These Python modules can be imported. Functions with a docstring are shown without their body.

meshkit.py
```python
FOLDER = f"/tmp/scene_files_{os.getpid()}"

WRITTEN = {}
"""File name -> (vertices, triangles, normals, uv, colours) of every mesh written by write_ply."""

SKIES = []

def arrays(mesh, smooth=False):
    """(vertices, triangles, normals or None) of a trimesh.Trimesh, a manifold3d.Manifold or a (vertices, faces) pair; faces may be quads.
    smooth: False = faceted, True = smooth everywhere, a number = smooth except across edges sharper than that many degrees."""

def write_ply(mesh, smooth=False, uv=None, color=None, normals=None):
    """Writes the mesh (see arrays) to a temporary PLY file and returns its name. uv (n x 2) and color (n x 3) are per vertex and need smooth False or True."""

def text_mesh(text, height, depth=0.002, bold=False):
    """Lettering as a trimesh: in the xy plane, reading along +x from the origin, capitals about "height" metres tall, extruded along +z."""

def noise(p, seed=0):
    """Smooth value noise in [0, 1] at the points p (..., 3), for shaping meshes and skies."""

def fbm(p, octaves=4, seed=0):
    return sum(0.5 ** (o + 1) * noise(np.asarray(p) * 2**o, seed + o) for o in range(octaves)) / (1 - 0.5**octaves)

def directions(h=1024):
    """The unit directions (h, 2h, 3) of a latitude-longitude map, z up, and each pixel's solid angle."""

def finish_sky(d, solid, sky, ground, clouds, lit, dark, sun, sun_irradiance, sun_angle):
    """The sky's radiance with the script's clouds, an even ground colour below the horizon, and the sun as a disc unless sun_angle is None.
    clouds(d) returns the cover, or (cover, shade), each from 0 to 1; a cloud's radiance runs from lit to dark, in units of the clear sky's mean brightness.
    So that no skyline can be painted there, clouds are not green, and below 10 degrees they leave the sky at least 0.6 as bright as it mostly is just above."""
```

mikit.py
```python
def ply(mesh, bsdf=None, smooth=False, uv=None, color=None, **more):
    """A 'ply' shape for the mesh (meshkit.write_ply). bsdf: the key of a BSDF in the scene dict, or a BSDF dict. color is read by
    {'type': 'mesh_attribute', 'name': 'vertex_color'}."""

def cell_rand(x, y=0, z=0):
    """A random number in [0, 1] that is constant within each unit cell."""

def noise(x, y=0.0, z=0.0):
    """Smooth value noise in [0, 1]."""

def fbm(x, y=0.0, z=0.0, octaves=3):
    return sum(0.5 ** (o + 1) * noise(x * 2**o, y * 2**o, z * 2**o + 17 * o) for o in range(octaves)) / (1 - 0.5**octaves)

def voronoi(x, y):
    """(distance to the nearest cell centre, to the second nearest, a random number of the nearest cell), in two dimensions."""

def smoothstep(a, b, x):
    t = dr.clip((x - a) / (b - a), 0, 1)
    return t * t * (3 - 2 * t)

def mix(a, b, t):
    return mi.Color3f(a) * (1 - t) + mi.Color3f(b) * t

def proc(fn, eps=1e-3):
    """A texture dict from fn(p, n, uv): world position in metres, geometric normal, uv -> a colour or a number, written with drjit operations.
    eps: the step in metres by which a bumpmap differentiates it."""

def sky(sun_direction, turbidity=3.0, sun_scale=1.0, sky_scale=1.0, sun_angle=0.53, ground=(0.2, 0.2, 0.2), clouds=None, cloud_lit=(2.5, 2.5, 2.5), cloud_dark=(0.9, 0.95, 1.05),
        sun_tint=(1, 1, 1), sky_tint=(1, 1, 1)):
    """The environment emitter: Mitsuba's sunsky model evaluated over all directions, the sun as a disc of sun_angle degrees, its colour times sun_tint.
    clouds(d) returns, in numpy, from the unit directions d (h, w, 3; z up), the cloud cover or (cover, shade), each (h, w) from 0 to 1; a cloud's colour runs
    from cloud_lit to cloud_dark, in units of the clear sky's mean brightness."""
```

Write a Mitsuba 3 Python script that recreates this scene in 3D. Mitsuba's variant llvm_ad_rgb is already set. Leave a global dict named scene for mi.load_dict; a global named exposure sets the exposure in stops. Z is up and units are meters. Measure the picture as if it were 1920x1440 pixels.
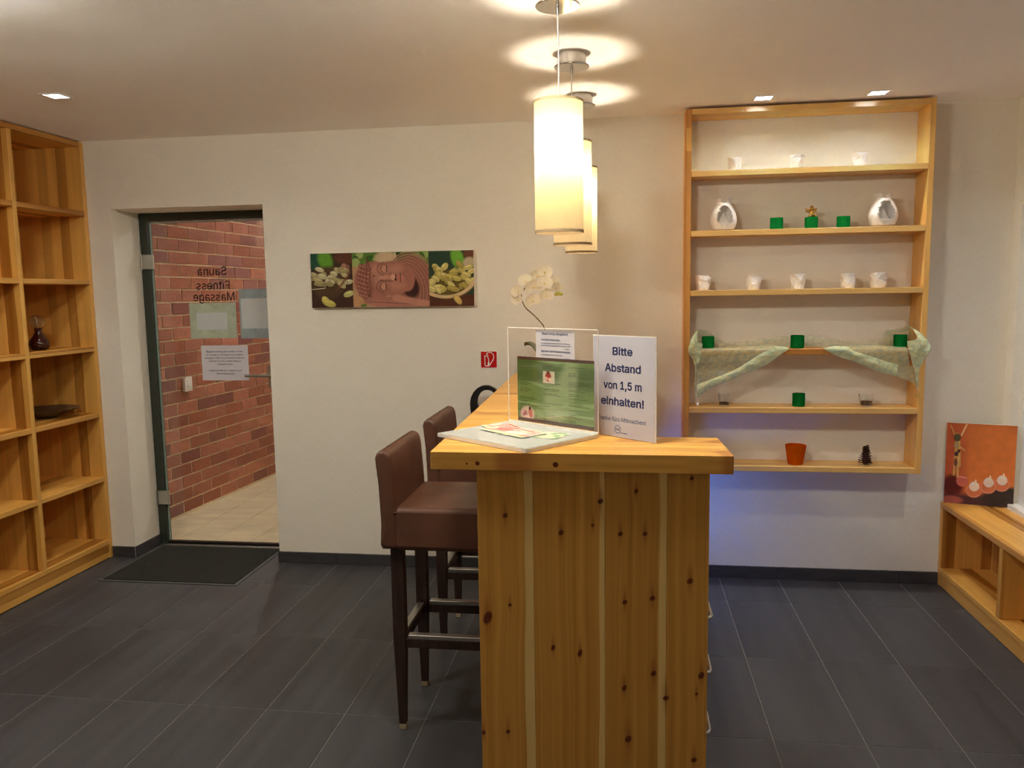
import math, random
import numpy as np, trimesh, manifold3d, shapely
import shapely.geometry as sg
import drjit as dr
import mitsuba as mi
import mikit, meshkit
from mikit import proc, noise, fbm, cell_rand, smoothstep, mix

T = mi.ScalarTransform4f
PI = math.pi
scene, labels = {}, {}


def S(r, g, b):
    return [float((v / 255.0) ** 2.2) for v in (r, g, b)]


# ------------------------------------------------------------------ camera
F = np.array([-0.139106, 0.983714, -0.113824]); U = np.array([-0.000587, 0.114860, 0.993382]); O = np.array([0.0, -4.37315, 1.58314])
scene['camera'] = {'type': 'perspective', 'fov_axis': 'x', 'fov': math.degrees(2 * math.atan(960 / 1488.0)), 'near_clip': 0.05, 'far_clip': 200.0,
                   'to_world': T().look_at(origin=O.tolist(), target=(O + F).tolist(), up=U.tolist())}
# ------------------------------------------------------------------ light
exposure = 0.0
scene['dusk_sky'] = {'type': 'constant', 'radiance': {'type': 'rgb', 'value': [0.20, 0.24, 0.32]}, 'sampling_weight': 7.0}
BULB = [480.0, 420.0, 330.0]          # radiance of the three pendant bulbs
SPOT = [500.0, 500.0, 470.0]       # recessed LED downlights: shelf, bookcase, and an unseen one over the bench
ROOM = [820.0, 790.0, 690.0]      # flush downlights out of view; no lamp uses it
SHADE = [0.34, 0.26, 0.14]         # even emission put on the fabric shades, standing for bulb light through them
UNSEEN_DOME = [106.0, 100.0, 85.0]          # opal ceiling lamps out of view, placed to light the walls
HALL = [700.0, 690.0, 640.0]          # corridor downlights, out of view, lighting bricks and floor
UNSEEN_BLUE = [1.2, 4.2, 19.0]           # blue front of an unseen computer, lighting the wall below the shelf
# ------------------------------------------------------------------ helpers
used = set()


def fresh(base):
    if base not in used:
        used.add(base); return base
    i = 1
    while f'{base}_{i:03d}' in used:
        i += 1
    used.add(f'{base}_{i:03d}'); return f'{base}_{i:03d}'


def thing(name, label, cat, group=None):
    k = fresh(name); labels[k] = {'label': label, 'category': cat}
    if group: labels[k]['group'] = group
    return k


def tag(k, label, cat, group=None):
    labels[k] = {'label': label, 'category': cat}
    if group: labels[k]['group'] = group
    return k


def struct(k):
    labels[k] = {'kind': 'structure'}; return k


def put(name, shape, parent=None, at=None, label=None, kind=None):
    k = fresh(parent + '__' + name if parent else name)
    scene[k] = shape if at is None else {**shape, 'to_world': at}
    if label or kind:
        labels[k] = {**({'label': label} if label else {}), **({'kind': kind} if kind else {})}
    return k


def add(name, mesh, mat, parent=None, smooth=False, at=None, label=None, kind=None, uv=None):
    return put(name, mikit.ply(mesh, mat, smooth=smooth, uv=uv), parent, at, label, kind)


def hull(pts):
    return trimesh.convex.convex_hull(np.asarray(pts, float))


def box(x0, x1, y0, y1, z0, z1, ch=0.0015):
    x0, x1 = sorted((x0, x1)); y0, y1 = sorted((y0, y1)); z0, z1 = sorted((z0, z1))
    ch = min(ch, 0.3 * min(x1 - x0, y1 - y0, z1 - z0))
    if ch <= 0:
        return trimesh.creation.box(bounds=[[x0, y0, z0], [x1, y1, z1]])
    p = []
    for a in (0, 1):
        for b in (0, 1):
            for c in (0, 1):
                X, Y, Z = (x0, x1)[a], (y0, y1)[b], (z0, z1)[c]
                dx, dy, dz = ch * (1 - 2 * a), ch * (1 - 2 * b), ch * (1 - 2 * c)
                p += [(X, Y + dy, Z + dz), (X + dx, Y, Z + dz), (X + dx, Y + dy, Z)]
    return hull(p)


def rbox(x0, x1, y0, y1, z0, z1, r, seg=12):
    r = min(r, 0.49 * min(abs(x1 - x0), abs(y1 - y0), abs(z1 - z0)))
    s = manifold3d.Manifold.sphere(r, seg)
    cs = [s.translate((x, y, z)) for x in (x0 + r, x1 - r) for y in (y0 + r, y1 - r) for z in (z0 + r, z1 - r)]
    return man(manifold3d.Manifold.batch_hull(cs))


def man(m):
    q = m.to_mesh()
    return trimesh.Trimesh(q.vert_properties[:, :3], q.tri_verts, process=False)


def to_man(mesh):
    return manifold3d.Manifold(manifold3d.Mesh(vert_properties=np.asarray(mesh.vertices, np.float32), tri_verts=np.asarray(mesh.faces, np.uint32)))


def cat(ms):
    return trimesh.util.concatenate(list(ms))


def tube(pts, r, n=10, closed_ends=True):
    pts = np.asarray(pts, float); rr = np.broadcast_to(np.asarray(r, float), (len(pts),))
    t = np.gradient(pts, axis=0); t /= np.linalg.norm(t, axis=1, keepdims=True) + 1e-12
    a = np.array([0, 0, 1.0]) if abs(t[0][2]) < 0.9 else np.array([1.0, 0, 0])
    x = np.cross(t[0], a); x /= np.linalg.norm(x)
    rings = []
    for i in range(len(pts)):
        x = x - t[i] * (x @ t[i]); x /= np.linalg.norm(x); y = np.cross(t[i], x)
        ang = np.arange(n) * 2 * PI / n
        rings.append(pts[i] + rr[i] * (np.cos(ang)[:, None] * x + np.sin(ang)[:, None] * y))
    v = np.vstack(rings); f = []
    for i in range(len(pts) - 1):
        for k in range(n):
            a0, a1, b0, b1 = i * n + k, i * n + (k + 1) % n, (i + 1) * n + k, (i + 1) * n + (k + 1) % n
            f += [(a0, a1, b1), (a0, b1, b0)]
    if closed_ends:
        v = np.vstack([v, pts[0], pts[-1]]); c0, c1 = len(v) - 2, len(v) - 1; m = (len(pts) - 1) * n
        for k in range(n):
            f += [(c0, (k + 1) % n, k), (c1, m + k, m + (k + 1) % n)]
    return trimesh.Trimesh(v, np.array(f), process=False)


def lathe(prof, n=32, at=(0, 0, 0)):
    m = trimesh.creation.revolve(np.asarray(prof, float), sections=n)
    m.apply_translation(at); return m


def cyl(p0, p1, r, n=20):
    return tube([p0, p1], r, n)


def prism(poly, z0, z1):
    m = trimesh.creation.extrude_polygon(poly, z1 - z0, engine='earcut'); m.apply_translation((0, 0, z0)); return m


def spline(pts, n):
    from scipy.interpolate import PchipInterpolator
    p = np.asarray(pts, float); d = np.r_[0, np.cumsum(np.linalg.norm(np.diff(p, axis=0), axis=1) + 1e-9)]
    return PchipInterpolator(d / d[-1], p)(np.linspace(0, 1, n))


def sheet(rails, nu, nv, th=0.0006, wr=0.0, fr=30, seed=0):
    """A cloth through the rails (polylines), with wrinkles, as a closed thin mesh."""
    R = np.array([spline(r, nu) for r in rails])
    G = np.array([spline(R[:, i], nv) if len(rails) > 2 else R[0, i] + (R[1, i] - R[0, i]) * np.linspace(0, 1, nv)[:, None] for i in range(nu)])
    du, dv = np.gradient(G, axis=0), np.gradient(G, axis=1)
    N = np.cross(du, dv); N /= np.linalg.norm(N, axis=2, keepdims=True) + 1e-9
    if wr:
        w = meshkit.fbm(G * fr + seed * 7.3, 3, seed) - 0.5
        G = G + N * (wr * w)[..., None]
    idx = np.arange(nu * nv).reshape(nu, nv); a, b, c, d = idx[:-1, :-1], idx[1:, :-1], idx[1:, 1:], idx[:-1, 1:]
    f = np.vstack([np.stack([a, b, c], -1).reshape(-1, 3), np.stack([a, c, d], -1).reshape(-1, 3)])
    return trimesh.Trimesh(G.reshape(-1, 3), f, process=False)


def quad(w, h):
    """upright sheet in the xz plane facing -y with uv, origin at its lower left corner"""
    v = np.array([[0, 0, 0], [w, 0, 0], [w, 0, h], [0, 0, h]], float)
    return (v, np.array([[0, 1, 2], [0, 2, 3]])), np.array([[0, 0], [1, 0], [1, 1], [0, 1.0]])


def text(s, h, bold=False, depth=0.0006, align='c', wmax=None):
    """lettering in the xz plane facing -y"""
    m = meshkit.text_mesh(s, h, depth, bold)
    if wmax is not None:
        w = m.bounds[1][0] - m.bounds[0][0]; k = wmax / w; m.apply_scale((k, 1, 1))
    b = m.bounds
    off = -(b[0][0] + b[1][0]) / 2 if align == 'c' else -b[0][0]
    m.apply_translation((off, 0, 0))
    v = m.vertices.copy(); m.vertices = np.stack([v[:, 0], -v[:, 2], v[:, 1]], 1)
    return m


def xf(mesh, M):
    m = mesh.copy(); m.apply_transform(M); return m


def rotz(a, at=(0, 0, 0)):
    M = trimesh.transformations.rotation_matrix(a, (0, 0, 1)); M[:3, 3] = at; return M


# ------------------------------------------------------------------ materials
def mat(key, color, rough=0.5, spec=0.5, metal=0.0, **kw):
    c = color if isinstance(color, dict) else {'type': 'rgb', 'value': list(color)}
    scene[key] = {'type': 'twosided', 'b': {'type': 'principled', 'base_color': c, 'roughness': rough, 'specular': spec, 'metallic': metal, **kw}}
    return key


def wallpaint(base, amp=0.035):
    def fn(p, n, uv):
        k = fbm(p.x * 3, p.y * 3, p.z * 3, 2) - 0.5; g = noise(p.x * 160, p.y * 160, p.z * 160) - 0.5
        return mi.Color3f(base) * (1 + amp * k + 1.6 * amp * g)
    return proc(fn)


mat('wall_paint', wallpaint(S(234, 228, 214)), 0.9, 0.15)
mat('ceiling_paint', wallpaint(S(243, 240, 235), 0.02), 0.9, 0.15)
mat('hall_paint', S(214, 204, 184), 0.9, 0.1)


def wood(al, ac, light, dark, w=0.06, share=0.3, seed=0, rough=0.42):
    """glued staves: al the grain's axis, ac the axis across the staves"""
    ao = 3 - al - ac

    def fn(p, n, uv):
        q = (p.x, p.y, p.z); L, A, B = q[al], q[ac], q[ao]
        slab = dr.floor(B * 9.0 + 0.37)
        wob = 0.34 * (noise(L * 1.6, A * 3, slab) - 0.5) + .1 * (noise(L * 6, A * 5, slab) - 0.5)
        a = A / w + wob
        st = dr.floor(a)
        r = cell_rand(st, seed + 3, slab); r2 = cell_rand(st + 31, 7, slab + seed)
        g = noise(L * 2.5 + r * 50, A * 130 + 9 * noise(L * 1.7, A * 9, B * 9), B * 130); g2 = noise(L * 0.8 + r * 30, A * 34 + 3 * noise(L * 1.1, A * 4), B * 30)
        heart = smoothstep(1 - share - 0.06, 1 - share + 0.04, r) * (0.55 + 0.45 * g2)
        c = mix(light, dark, dr.clip(heart * 0.9 + 0.25 * (g2 - 0.5) + 0.14 * (g - 0.5) + 0.3 * (r2 - 0.5), 0, 1))
        return c * (0.86 + 0.16 * g + 0.2 * (r2 - 0.5))
    return proc(fn)


OAK_L, OAK_D = S(222, 166, 84), S(138, 80, 26)
mat('oak_upright', wood(2, 0, OAK_L, OAK_D, 0.062, 0.32, 1), 0.4, 0.45)
mat('oak_upright_side', wood(2, 1, OAK_L, OAK_D, 0.062, 0.3, 2), 0.4, 0.45)
mat('oak_along', wood(1, 0, OAK_L, OAK_D, 0.07, 0.25, 3), 0.4, 0.45)
mat('oak_along_front', wood(1, 2, OAK_L, OAK_D, 0.045, 0.3, 4), 0.4, 0.45)
mat('oak_shelf', wood(0, 1, S(226, 180, 108), S(172, 112, 50), 0.08, 0.2, 5), 0.4, 0.45)
mat('oak_post', wood(2, 1, S(226, 174, 96), S(172, 110, 46), 0.09, 0.2, 6), 0.4, 0.45)
PINE_L, PINE_D, PINE_K = S(216, 164, 84), S(172, 112, 42), S(88, 34, 20)
KNOTS = [(-.38, .672, .0095, 1.6), (-.325, .97, .0055, 1), (-.17, .925, .0052, 1.2), (-.062, 1.016, .0058, 1), (-.008, .926, .005, 1), (.058, .928, .005, 1), (.179, .799, .0062, 1),
         (.079, .747, .0055, 1), (.004, .733, .005, 1), (.083, .531, .0055, 1.2), (.212, .532, .0062, 1.3), (.003, .484, .005, 1.4), (.014, .334, .0068, 1.2), (.195, .284, .006, 1),
         (-.327, .334, .0045, 1), (-.12, .58, .005, 1.7), (-.195, .592, .0042, 1.6), (.034, 1.046, .0042, 1.3), (-.083, .948, .0036, 1), (-.316, .712, .0036, 1), (-.399, .326, .005, 1),
         (.117, .461, .0065, .8), (.181, 1.084, .0042, 1), (.2, .478, .003, 1)]


def pine_front(p, n, uv):
    x, z = p.x, p.z
    bend = mi.Float(0); kd = mi.Float(0); halo = mi.Float(0)
    for kx, kz, r, e in KNOTS:
        dx, dz = x - kx, z - kz
        d = dr.sqrt(dr.square((dx - .25 * dz) / (r * 1.25)) + dr.square(dz / (r * 1.25 * e)))
        s = dr.exp(-dr.square(dz / (r * 7)) - dr.square(dx / (r * 4)))
        bend += s * dr.select(dx > 0, 1.0, -1.0) * r * 0.8
        kd = dr.maximum(kd, 1 - smoothstep(0.75, 1.25, d))
        halo = dr.maximum(halo, dr.exp(-dr.square(dx / (r * 1.2)) - dr.square((dz - r) / (r * 6.5))))
    bd = dr.select(x < -.247, 0.0, dr.select(x < -.05, 1.0, dr.select(x < .117, 2.0, 3.0)))
    wav = 0.012 * (noise(z * 2.2, bd * 7.7) - 0.5) + 0.006 * (noise(z * 7, bd * 3.1) - 0.5)
    a = x - bend + wav + 0.02 * (noise(z * 1.1 + bd * 13, x * 6) - 0.5)
    rings = 0.6 * noise(a * 60 + bd * 20, z * 0.5, bd) + 0.4 * noise(a * 190 + bd * 20, z * 0.8, bd + 9)
    fine = noise(a * 420, z * 3, 5.0)
    sap = mi.Float(0)
    for e0, e1 in ((-.272, -.247), (-.066, -.05), (.096, .117)):
        sap = dr.maximum(sap, smoothstep(e0 - 0.0015, e0 + 0.0015, x + wav * 0.8) * dr.select(x < e1, 1.0, 0.0))
    c = mix(PINE_L, PINE_D, dr.clip(0.45 + 0.7 * (rings - 0.5) + 0.2 * (fine - 0.5), 0, 1))
    c = c * (0.92 + 0.16 * cell_rand(bd, 5))
    c = mix(c, mi.Color3f(S(232, 198, 132)), sap * 0.85)
    c = mix(c, mi.Color3f(S(146, 74, 34)), halo * 0.62)
    return mix(c, mi.Color3f(PINE_K) * (0.6 + 1.1 * noise(x * 420, z * 420)), kd * .95)


mat('pine_front', proc(pine_front), 0.5, 0.35)
TOPK = [(-.397, 1.12, .0062), (-.182, 1.12, .0075), (-.427, 1.119, .003)]


def pine_top(p, n, uv):
    a = p.y + 0.05 * (noise(p.x * 2.1, p.y * 3.5) - 0.5) + 0.012 * (noise(p.x * 9, p.y * 9) - 0.5); b = p.z
    rings = noise(a * 75, p.x * 0.6, b * 75); fine = noise(a * 400, p.x * 6, b * 300)
    st = cell_rand(dr.floor(p.y / 0.115 + 0.2), dr.floor(p.x / 1.7 + 0.4))
    c = mix(PINE_L, PINE_D, dr.clip(0.25 + 0.7 * (rings - 0.45) + 0.2 * (fine - 0.5) + 0.25 * (st - 0.5), 0, 1))
    spots = smoothstep(0.80, 0.90, noise(p.x * 6.5 + 3, p.y * 14, 2.0))
    c = mix(c, mi.Color3f(S(158, 96, 48)), spots * 0.7)
    kd = mi.Float(0)
    for kx, kz, r in TOPK:
        kd = dr.maximum(kd, (1 - smoothstep(0.75, 1.2, dr.sqrt(dr.square((p.x - kx) / r) + dr.square((p.z - kz) / r)))) * dr.select(p.y < -2.2, 1.0, 0.0))
    return mix(c, mi.Color3f(PINE_K), kd)


mat('pine_top', proc(pine_top), 0.38, 0.45)
mat('pine_side', wood(2, 1, PINE_L, PINE_D, 0.12, 0.25, 8), 0.5, 0.35)


def tile_fn(p, n, uv):
    ix, iy = dr.floor((p.x - .525) / .315), dr.floor((p.y + .345) / .643)
    r = cell_rand(ix, iy, 7)
    s = noise(p.x * 26 + r * 40, p.y * 1.6 + r * 9, 1.0); s2 = noise(p.x * 7 + r * 20, p.y * 0.9, 2.0); f = noise(p.x * 220, p.y * 40, 3.0)
    return mi.Color3f(S(60, 61, 65)) * (0.66 + 0.34 * s2 + 0.3 * s + 0.12 * f + 0.07 * (r - 0.5))


mat('floor_tile', proc(tile_fn), 0.5, 0.4)
mat('grout', S(120, 118, 114), 0.9, 0.1)
mat('skirting_tile', proc(lambda p, n, uv: mi.Color3f(S(58, 58, 62)) * (0.8 + 0.4 * noise(p.x * 14, p.y * 14, p.z * 60))), 0.42, 0.5)
mat('beige_tile', proc(lambda p, n, uv: mi.Color3f(S(206, 192, 160)) * (0.82 + 0.3 * fbm(p.x * 5, p.y * 13, 1.0, 3))), 0.4, 0.4)
mat('beige_grout', S(130, 118, 96), 0.9, 0.1)
mat('mortar', proc(lambda p, n, uv: mi.Color3f(S(214, 200, 172)) * (0.8 + 0.35 * noise(p.x * 90, p.y * 90, p.z * 90))), 0.95, 0.05)
for i, c in enumerate([S(140, 90, 76), S(124, 78, 66), S(152, 98, 82), S(112, 72, 66), S(134, 82, 66)]):
    def brick_fn(p, n, uv, c=c):
        return mi.Color3f(c) * (0.7 + 0.5 * fbm(p.x * 40, p.y * 40, p.z * 70, 2) + 0.15 * noise(p.x * 300, p.y * 300, p.z * 300))
    mat(f'brick_{i}', proc(brick_fn), 0.85, 0.2)
mat('door_frame', S(46, 52, 46), 0.45, 0.4)
scene['pane_glass'] = {'type': 'thindielectric', 'int_ior': 1.5}
mat('glass_edge', S(120, 140, 132), 0.2, 0.6)
mat('steel', S(186, 186, 182), 0.34, 0.5, 1.0)
mat('chrome', S(214, 212, 208), 0.08, 0.5, 1.0)
mat('brushed', S(176, 172, 166), 0.38, 0.5, 1.0)
mat('mat_pile', proc(lambda p, n, uv: mi.Color3f(S(44, 44, 42)) * (0.5 + 1.0 * noise(p.x * 260, p.y * 260))), 0.95, 0.1)
mat('rubber', S(74, 76, 74), 0.7, 0.3)
mat('black_plastic', S(26, 25, 25), 0.32, 0.5)
mat('red_paint', S(168, 24, 22), 0.3, 0.5)
mat('sign_red', S(176, 22, 22), 0.5, 0.3)
mat('white_print', S(236, 232, 228), 0.6, 0.2)
mat('white_frame', S(226, 226, 222), 0.4, 0.4)
mat('white_plastic', S(228, 228, 226), 0.4, 0.4)
mat('paper', S(212, 208, 214), 0.8, 0.1)
mat('notice_paper', S(182, 180, 190), 0.8, 0.1)
mat('paper_grey', S(196, 200, 198), 0.8, 0.1)
mat('paper_green', proc(lambda p, n, uv: mi.Color3f(S(176, 186, 164)) * (0.82 + 0.34 * fbm(p.x * 40, p.z * 40, 1.0, 3))), 0.8, 0.1)
mat('paper_bluegrey', proc(lambda p, n, uv: mi.Color3f(S(150, 162, 164)) * (0.8 + 0.36 * fbm(p.x * 50, p.z * 26, 4.0, 3))), 0.8, 0.1)
mat('ink_dark', S(40, 36, 40), 0.7, 0.1)
mat('ink_navy', S(44, 50, 84), 0.7, 0.1)
mat('ink_slate', S(96, 104, 134), 0.7, 0.1)
mat('door_letter', S(36, 26, 22), 0.6, 0.2)


def leather(p, n, uv):
    w = fbm(p.x * 9, p.y * 9, p.z * 9, 3)
    return mi.Color3f(S(84, 56, 45)) * (0.62 + 0.75 * w)


mat('leather', proc(leather), 0.42, 0.45)
mat('dark_wood', proc(lambda p, n, uv: mi.Color3f(S(48, 34, 30)) * (0.7 + 0.6 * noise(p.x * 90, p.y * 90, p.z * 6))), 0.4, 0.4)
mat('foot_cap', S(150, 136, 112), 0.5, 0.4)
scene['lamp_fabric'] = {'type': 'principledthin', 'base_color': proc(lambda p, n, uv: mi.Color3f(S(152, 132, 94)) * (0.93 + 0.07 * noise(p.x * 500, p.y * 500, p.z * 500) + 0.05 * noise(p.x * 20, p.y * 20, p.z * 900))),
                        'roughness': 0.9, 'diff_trans': 0.9}
mat('lamp_trim', S(150, 132, 104), 0.8, 0.2)
mat('cord', S(190, 184, 174), 0.4, 0.5)
mat('ceramic', S(250, 246, 242), 0.45, 0.45)
scene['green_glass'] = {'type': 'principledthin', 'base_color': {'type': 'rgb', 'value': S(26, 118, 56)}, 'roughness': 0.4, 'diff_trans': 0.7, 'eta': 1.4}
scene['clear_glass'] = {'type': 'dielectric', 'int_ior': 1.5}
scene['orange_glass'] = {'type': 'principledthin', 'base_color': {'type': 'rgb', 'value': S(224, 104, 16)}, 'roughness': 0.2, 'diff_trans': 0.9, 'eta': 1.5}
mat('wax_dark', S(92, 70, 58), 0.6, 0.3)
mat('wax', S(216, 206, 186), 0.6, 0.3)
mat('gold', S(226, 190, 112), 0.28, 0.5, 1.0)
mat('cone_scale', S(66, 44, 36), 0.7, 0.2)
mat('wine_glass', S(44, 14, 14), 0.08, 0.6)
mat('dark_plate', proc(lambda p, n, uv: mi.Color3f(S(70, 56, 48)) * (0.75 + 0.5 * noise(p.x * 30, p.y * 30, p.z * 30))), 0.25, 0.5)
scene['petal'] = {'type': 'principledthin', 'base_color': {'type': 'rgb', 'value': S(244, 236, 214)}, 'roughness': 0.6, 'diff_trans': 0.7}
mat('petal_lip', S(226, 208, 140), 0.6, 0.2)
mat('plant_stem', S(104, 92, 48), 0.6, 0.2)
mat('plant_leaf', S(92, 96, 78), 0.45, 0.4)
mat('flower_bud', S(178, 180, 84), 0.6, 0.2)
mat('terracotta', S(170, 158, 140), 0.7, 0.2)


def silk(p, n, uv):
    w = fbm(p.x * 60 + p.z * 40, p.y * 60, p.z * 70 - p.x * 30, 3)
    return mix(S(206, 210, 158), S(166, 190, 160), smoothstep(0.3, 0.7, w))


scene['cloth_diffuse'] = {'type': 'twosided', 'b': {'type': 'principled', 'base_color': proc(silk), 'roughness': 0.35, 'specular': 0.6, 'sheen': 0.6}}
scene['cloth_clear'] = {'type': 'thindielectric', 'int_ior': 1.08}
scene['organza'] = {'type': 'blendbsdf', 'weight': 0.34, 'a': {'type': 'ref', 'id': 'cloth_clear'}, 'b': {'type': 'ref', 'id': 'cloth_diffuse'}}
scene['organza_fold'] = {'type': 'blendbsdf', 'weight': 0.72, 'a': {'type': 'ref', 'id': 'cloth_clear'}, 'b': {'type': 'ref', 'id': 'cloth_diffuse'}}
scene['acrylic'] = {'type': 'thindielectric', 'int_ior': 1.49}
mat('acrylic_white', S(210, 212, 206), 0.15, 0.6)
scene['acrylic_tray'] = {'type': 'blendbsdf', 'weight': 0.62, 'a': {'type': 'ref', 'id': 'acrylic'}, 'b': {'type': 'ref', 'id': 'acrylic_white'}}
mat('acrylic_edge', S(244, 240, 230), 0.2, 0.6)
mat('screen_black', S(20, 20, 22), 0.4, 0.4)
mat('canvas', S(196, 188, 176), 0.8, 0.1)


# flat prints, painted in the picture's own coordinates -----------------------------------------------
class Paint:
    def __init__(self, x, y, base):
        self.x, self.y, self.c = x, y, mi.Color3f(base)

    def over(self, m, col):
        self.c = mix(self.c, mi.Color3f(col), m)

    def ell(self, cx, cy, rx, ry, col, ang=0.0, soft=0.15, k=1.0):
        ca, sa = math.cos(ang), math.sin(ang); dx, dy = self.x - cx, self.y - cy
        d = dr.square((dx * ca + dy * sa) / rx) + dr.square((dy * ca - dx * sa) / ry)
        self.over((1 - smoothstep(1 - soft, 1 + soft, d)) * k, col)

    def ring(self, cx, cy, rx, ry, w, col, ang=0.0, k=1.0, half=0):
        ca, sa = math.cos(ang), math.sin(ang); dx, dy = self.x - cx, self.y - cy
        u, v = (dx * ca + dy * sa), (dy * ca - dx * sa)
        d = dr.abs(dr.sqrt(dr.square(u / rx) + dr.square(v / ry)) - 1) * min(rx, ry)
        m = (1 - smoothstep(w * 0.5, w * 1.2, d)) * k
        if half: m = m * dr.select(v * half > 0, 1.0, 0.0)
        self.over(m, col)

    def line(self, x0, y0, x1, y1, w, col, k=1.0):
        dx, dy = x1 - x0, y1 - y0; L = dx * dx + dy * dy
        t = dr.clip(((self.x - x0) * dx + (self.y - y0) * dy) / L, 0, 1)
        d = dr.sqrt(dr.square(self.x - x0 - t * dx) + dr.square(self.y - y0 - t * dy))
        self.over((1 - smoothstep(w * 0.7, w * 1.3, d)) * k, col)

    def rect(self, x0, x1, y0, y1, col, soft=0.004, k=1.0):
        m = smoothstep(x0 - soft, x0 + soft, self.x) * (1 - smoothstep(x1 - soft, x1 + soft, self.x)) * smoothstep(y0 - soft, y0 + soft, self.y) * (1 - smoothstep(y1 - soft, y1 + soft, self.y))
        self.over(m * k, col)


def pods(P, seed, n, area, cols, size):
    rg = random.Random(seed)
    pts = sorted(((rg.uniform(*area[0]), rg.uniform(*area[1])) for _ in range(n)), key=lambda t: -t[1])
    for cx, cy in pts:
        a = rg.uniform(-1.0, 1.0); rx, ry = size * rg.uniform(0.85, 1.2), size * rg.uniform(0.5, 0.7); c = rg.choice(cols)
        P.ell(cx + 0.004, cy - 0.012, rx * 1.08, ry * 1.15, S(60, 44, 26), a, 0.3, 0.75)
        P.ell(cx, cy, rx, ry, c, a, 0.25)
        P.ell(cx - rx * 0.1, cy + ry * 0.35, rx * 0.7, ry * 0.35, [min(1, v * 1.5) for v in c], a, 0.5, 0.6)
        P.line(cx - rx * 0.8 * math.cos(a), cy - rx * 0.8 * math.sin(a), cx + rx * 0.8 * math.cos(a), cy + rx * 0.8 * math.sin(a), 0.004, [v * 0.55 for v in c], 0.6)


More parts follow.
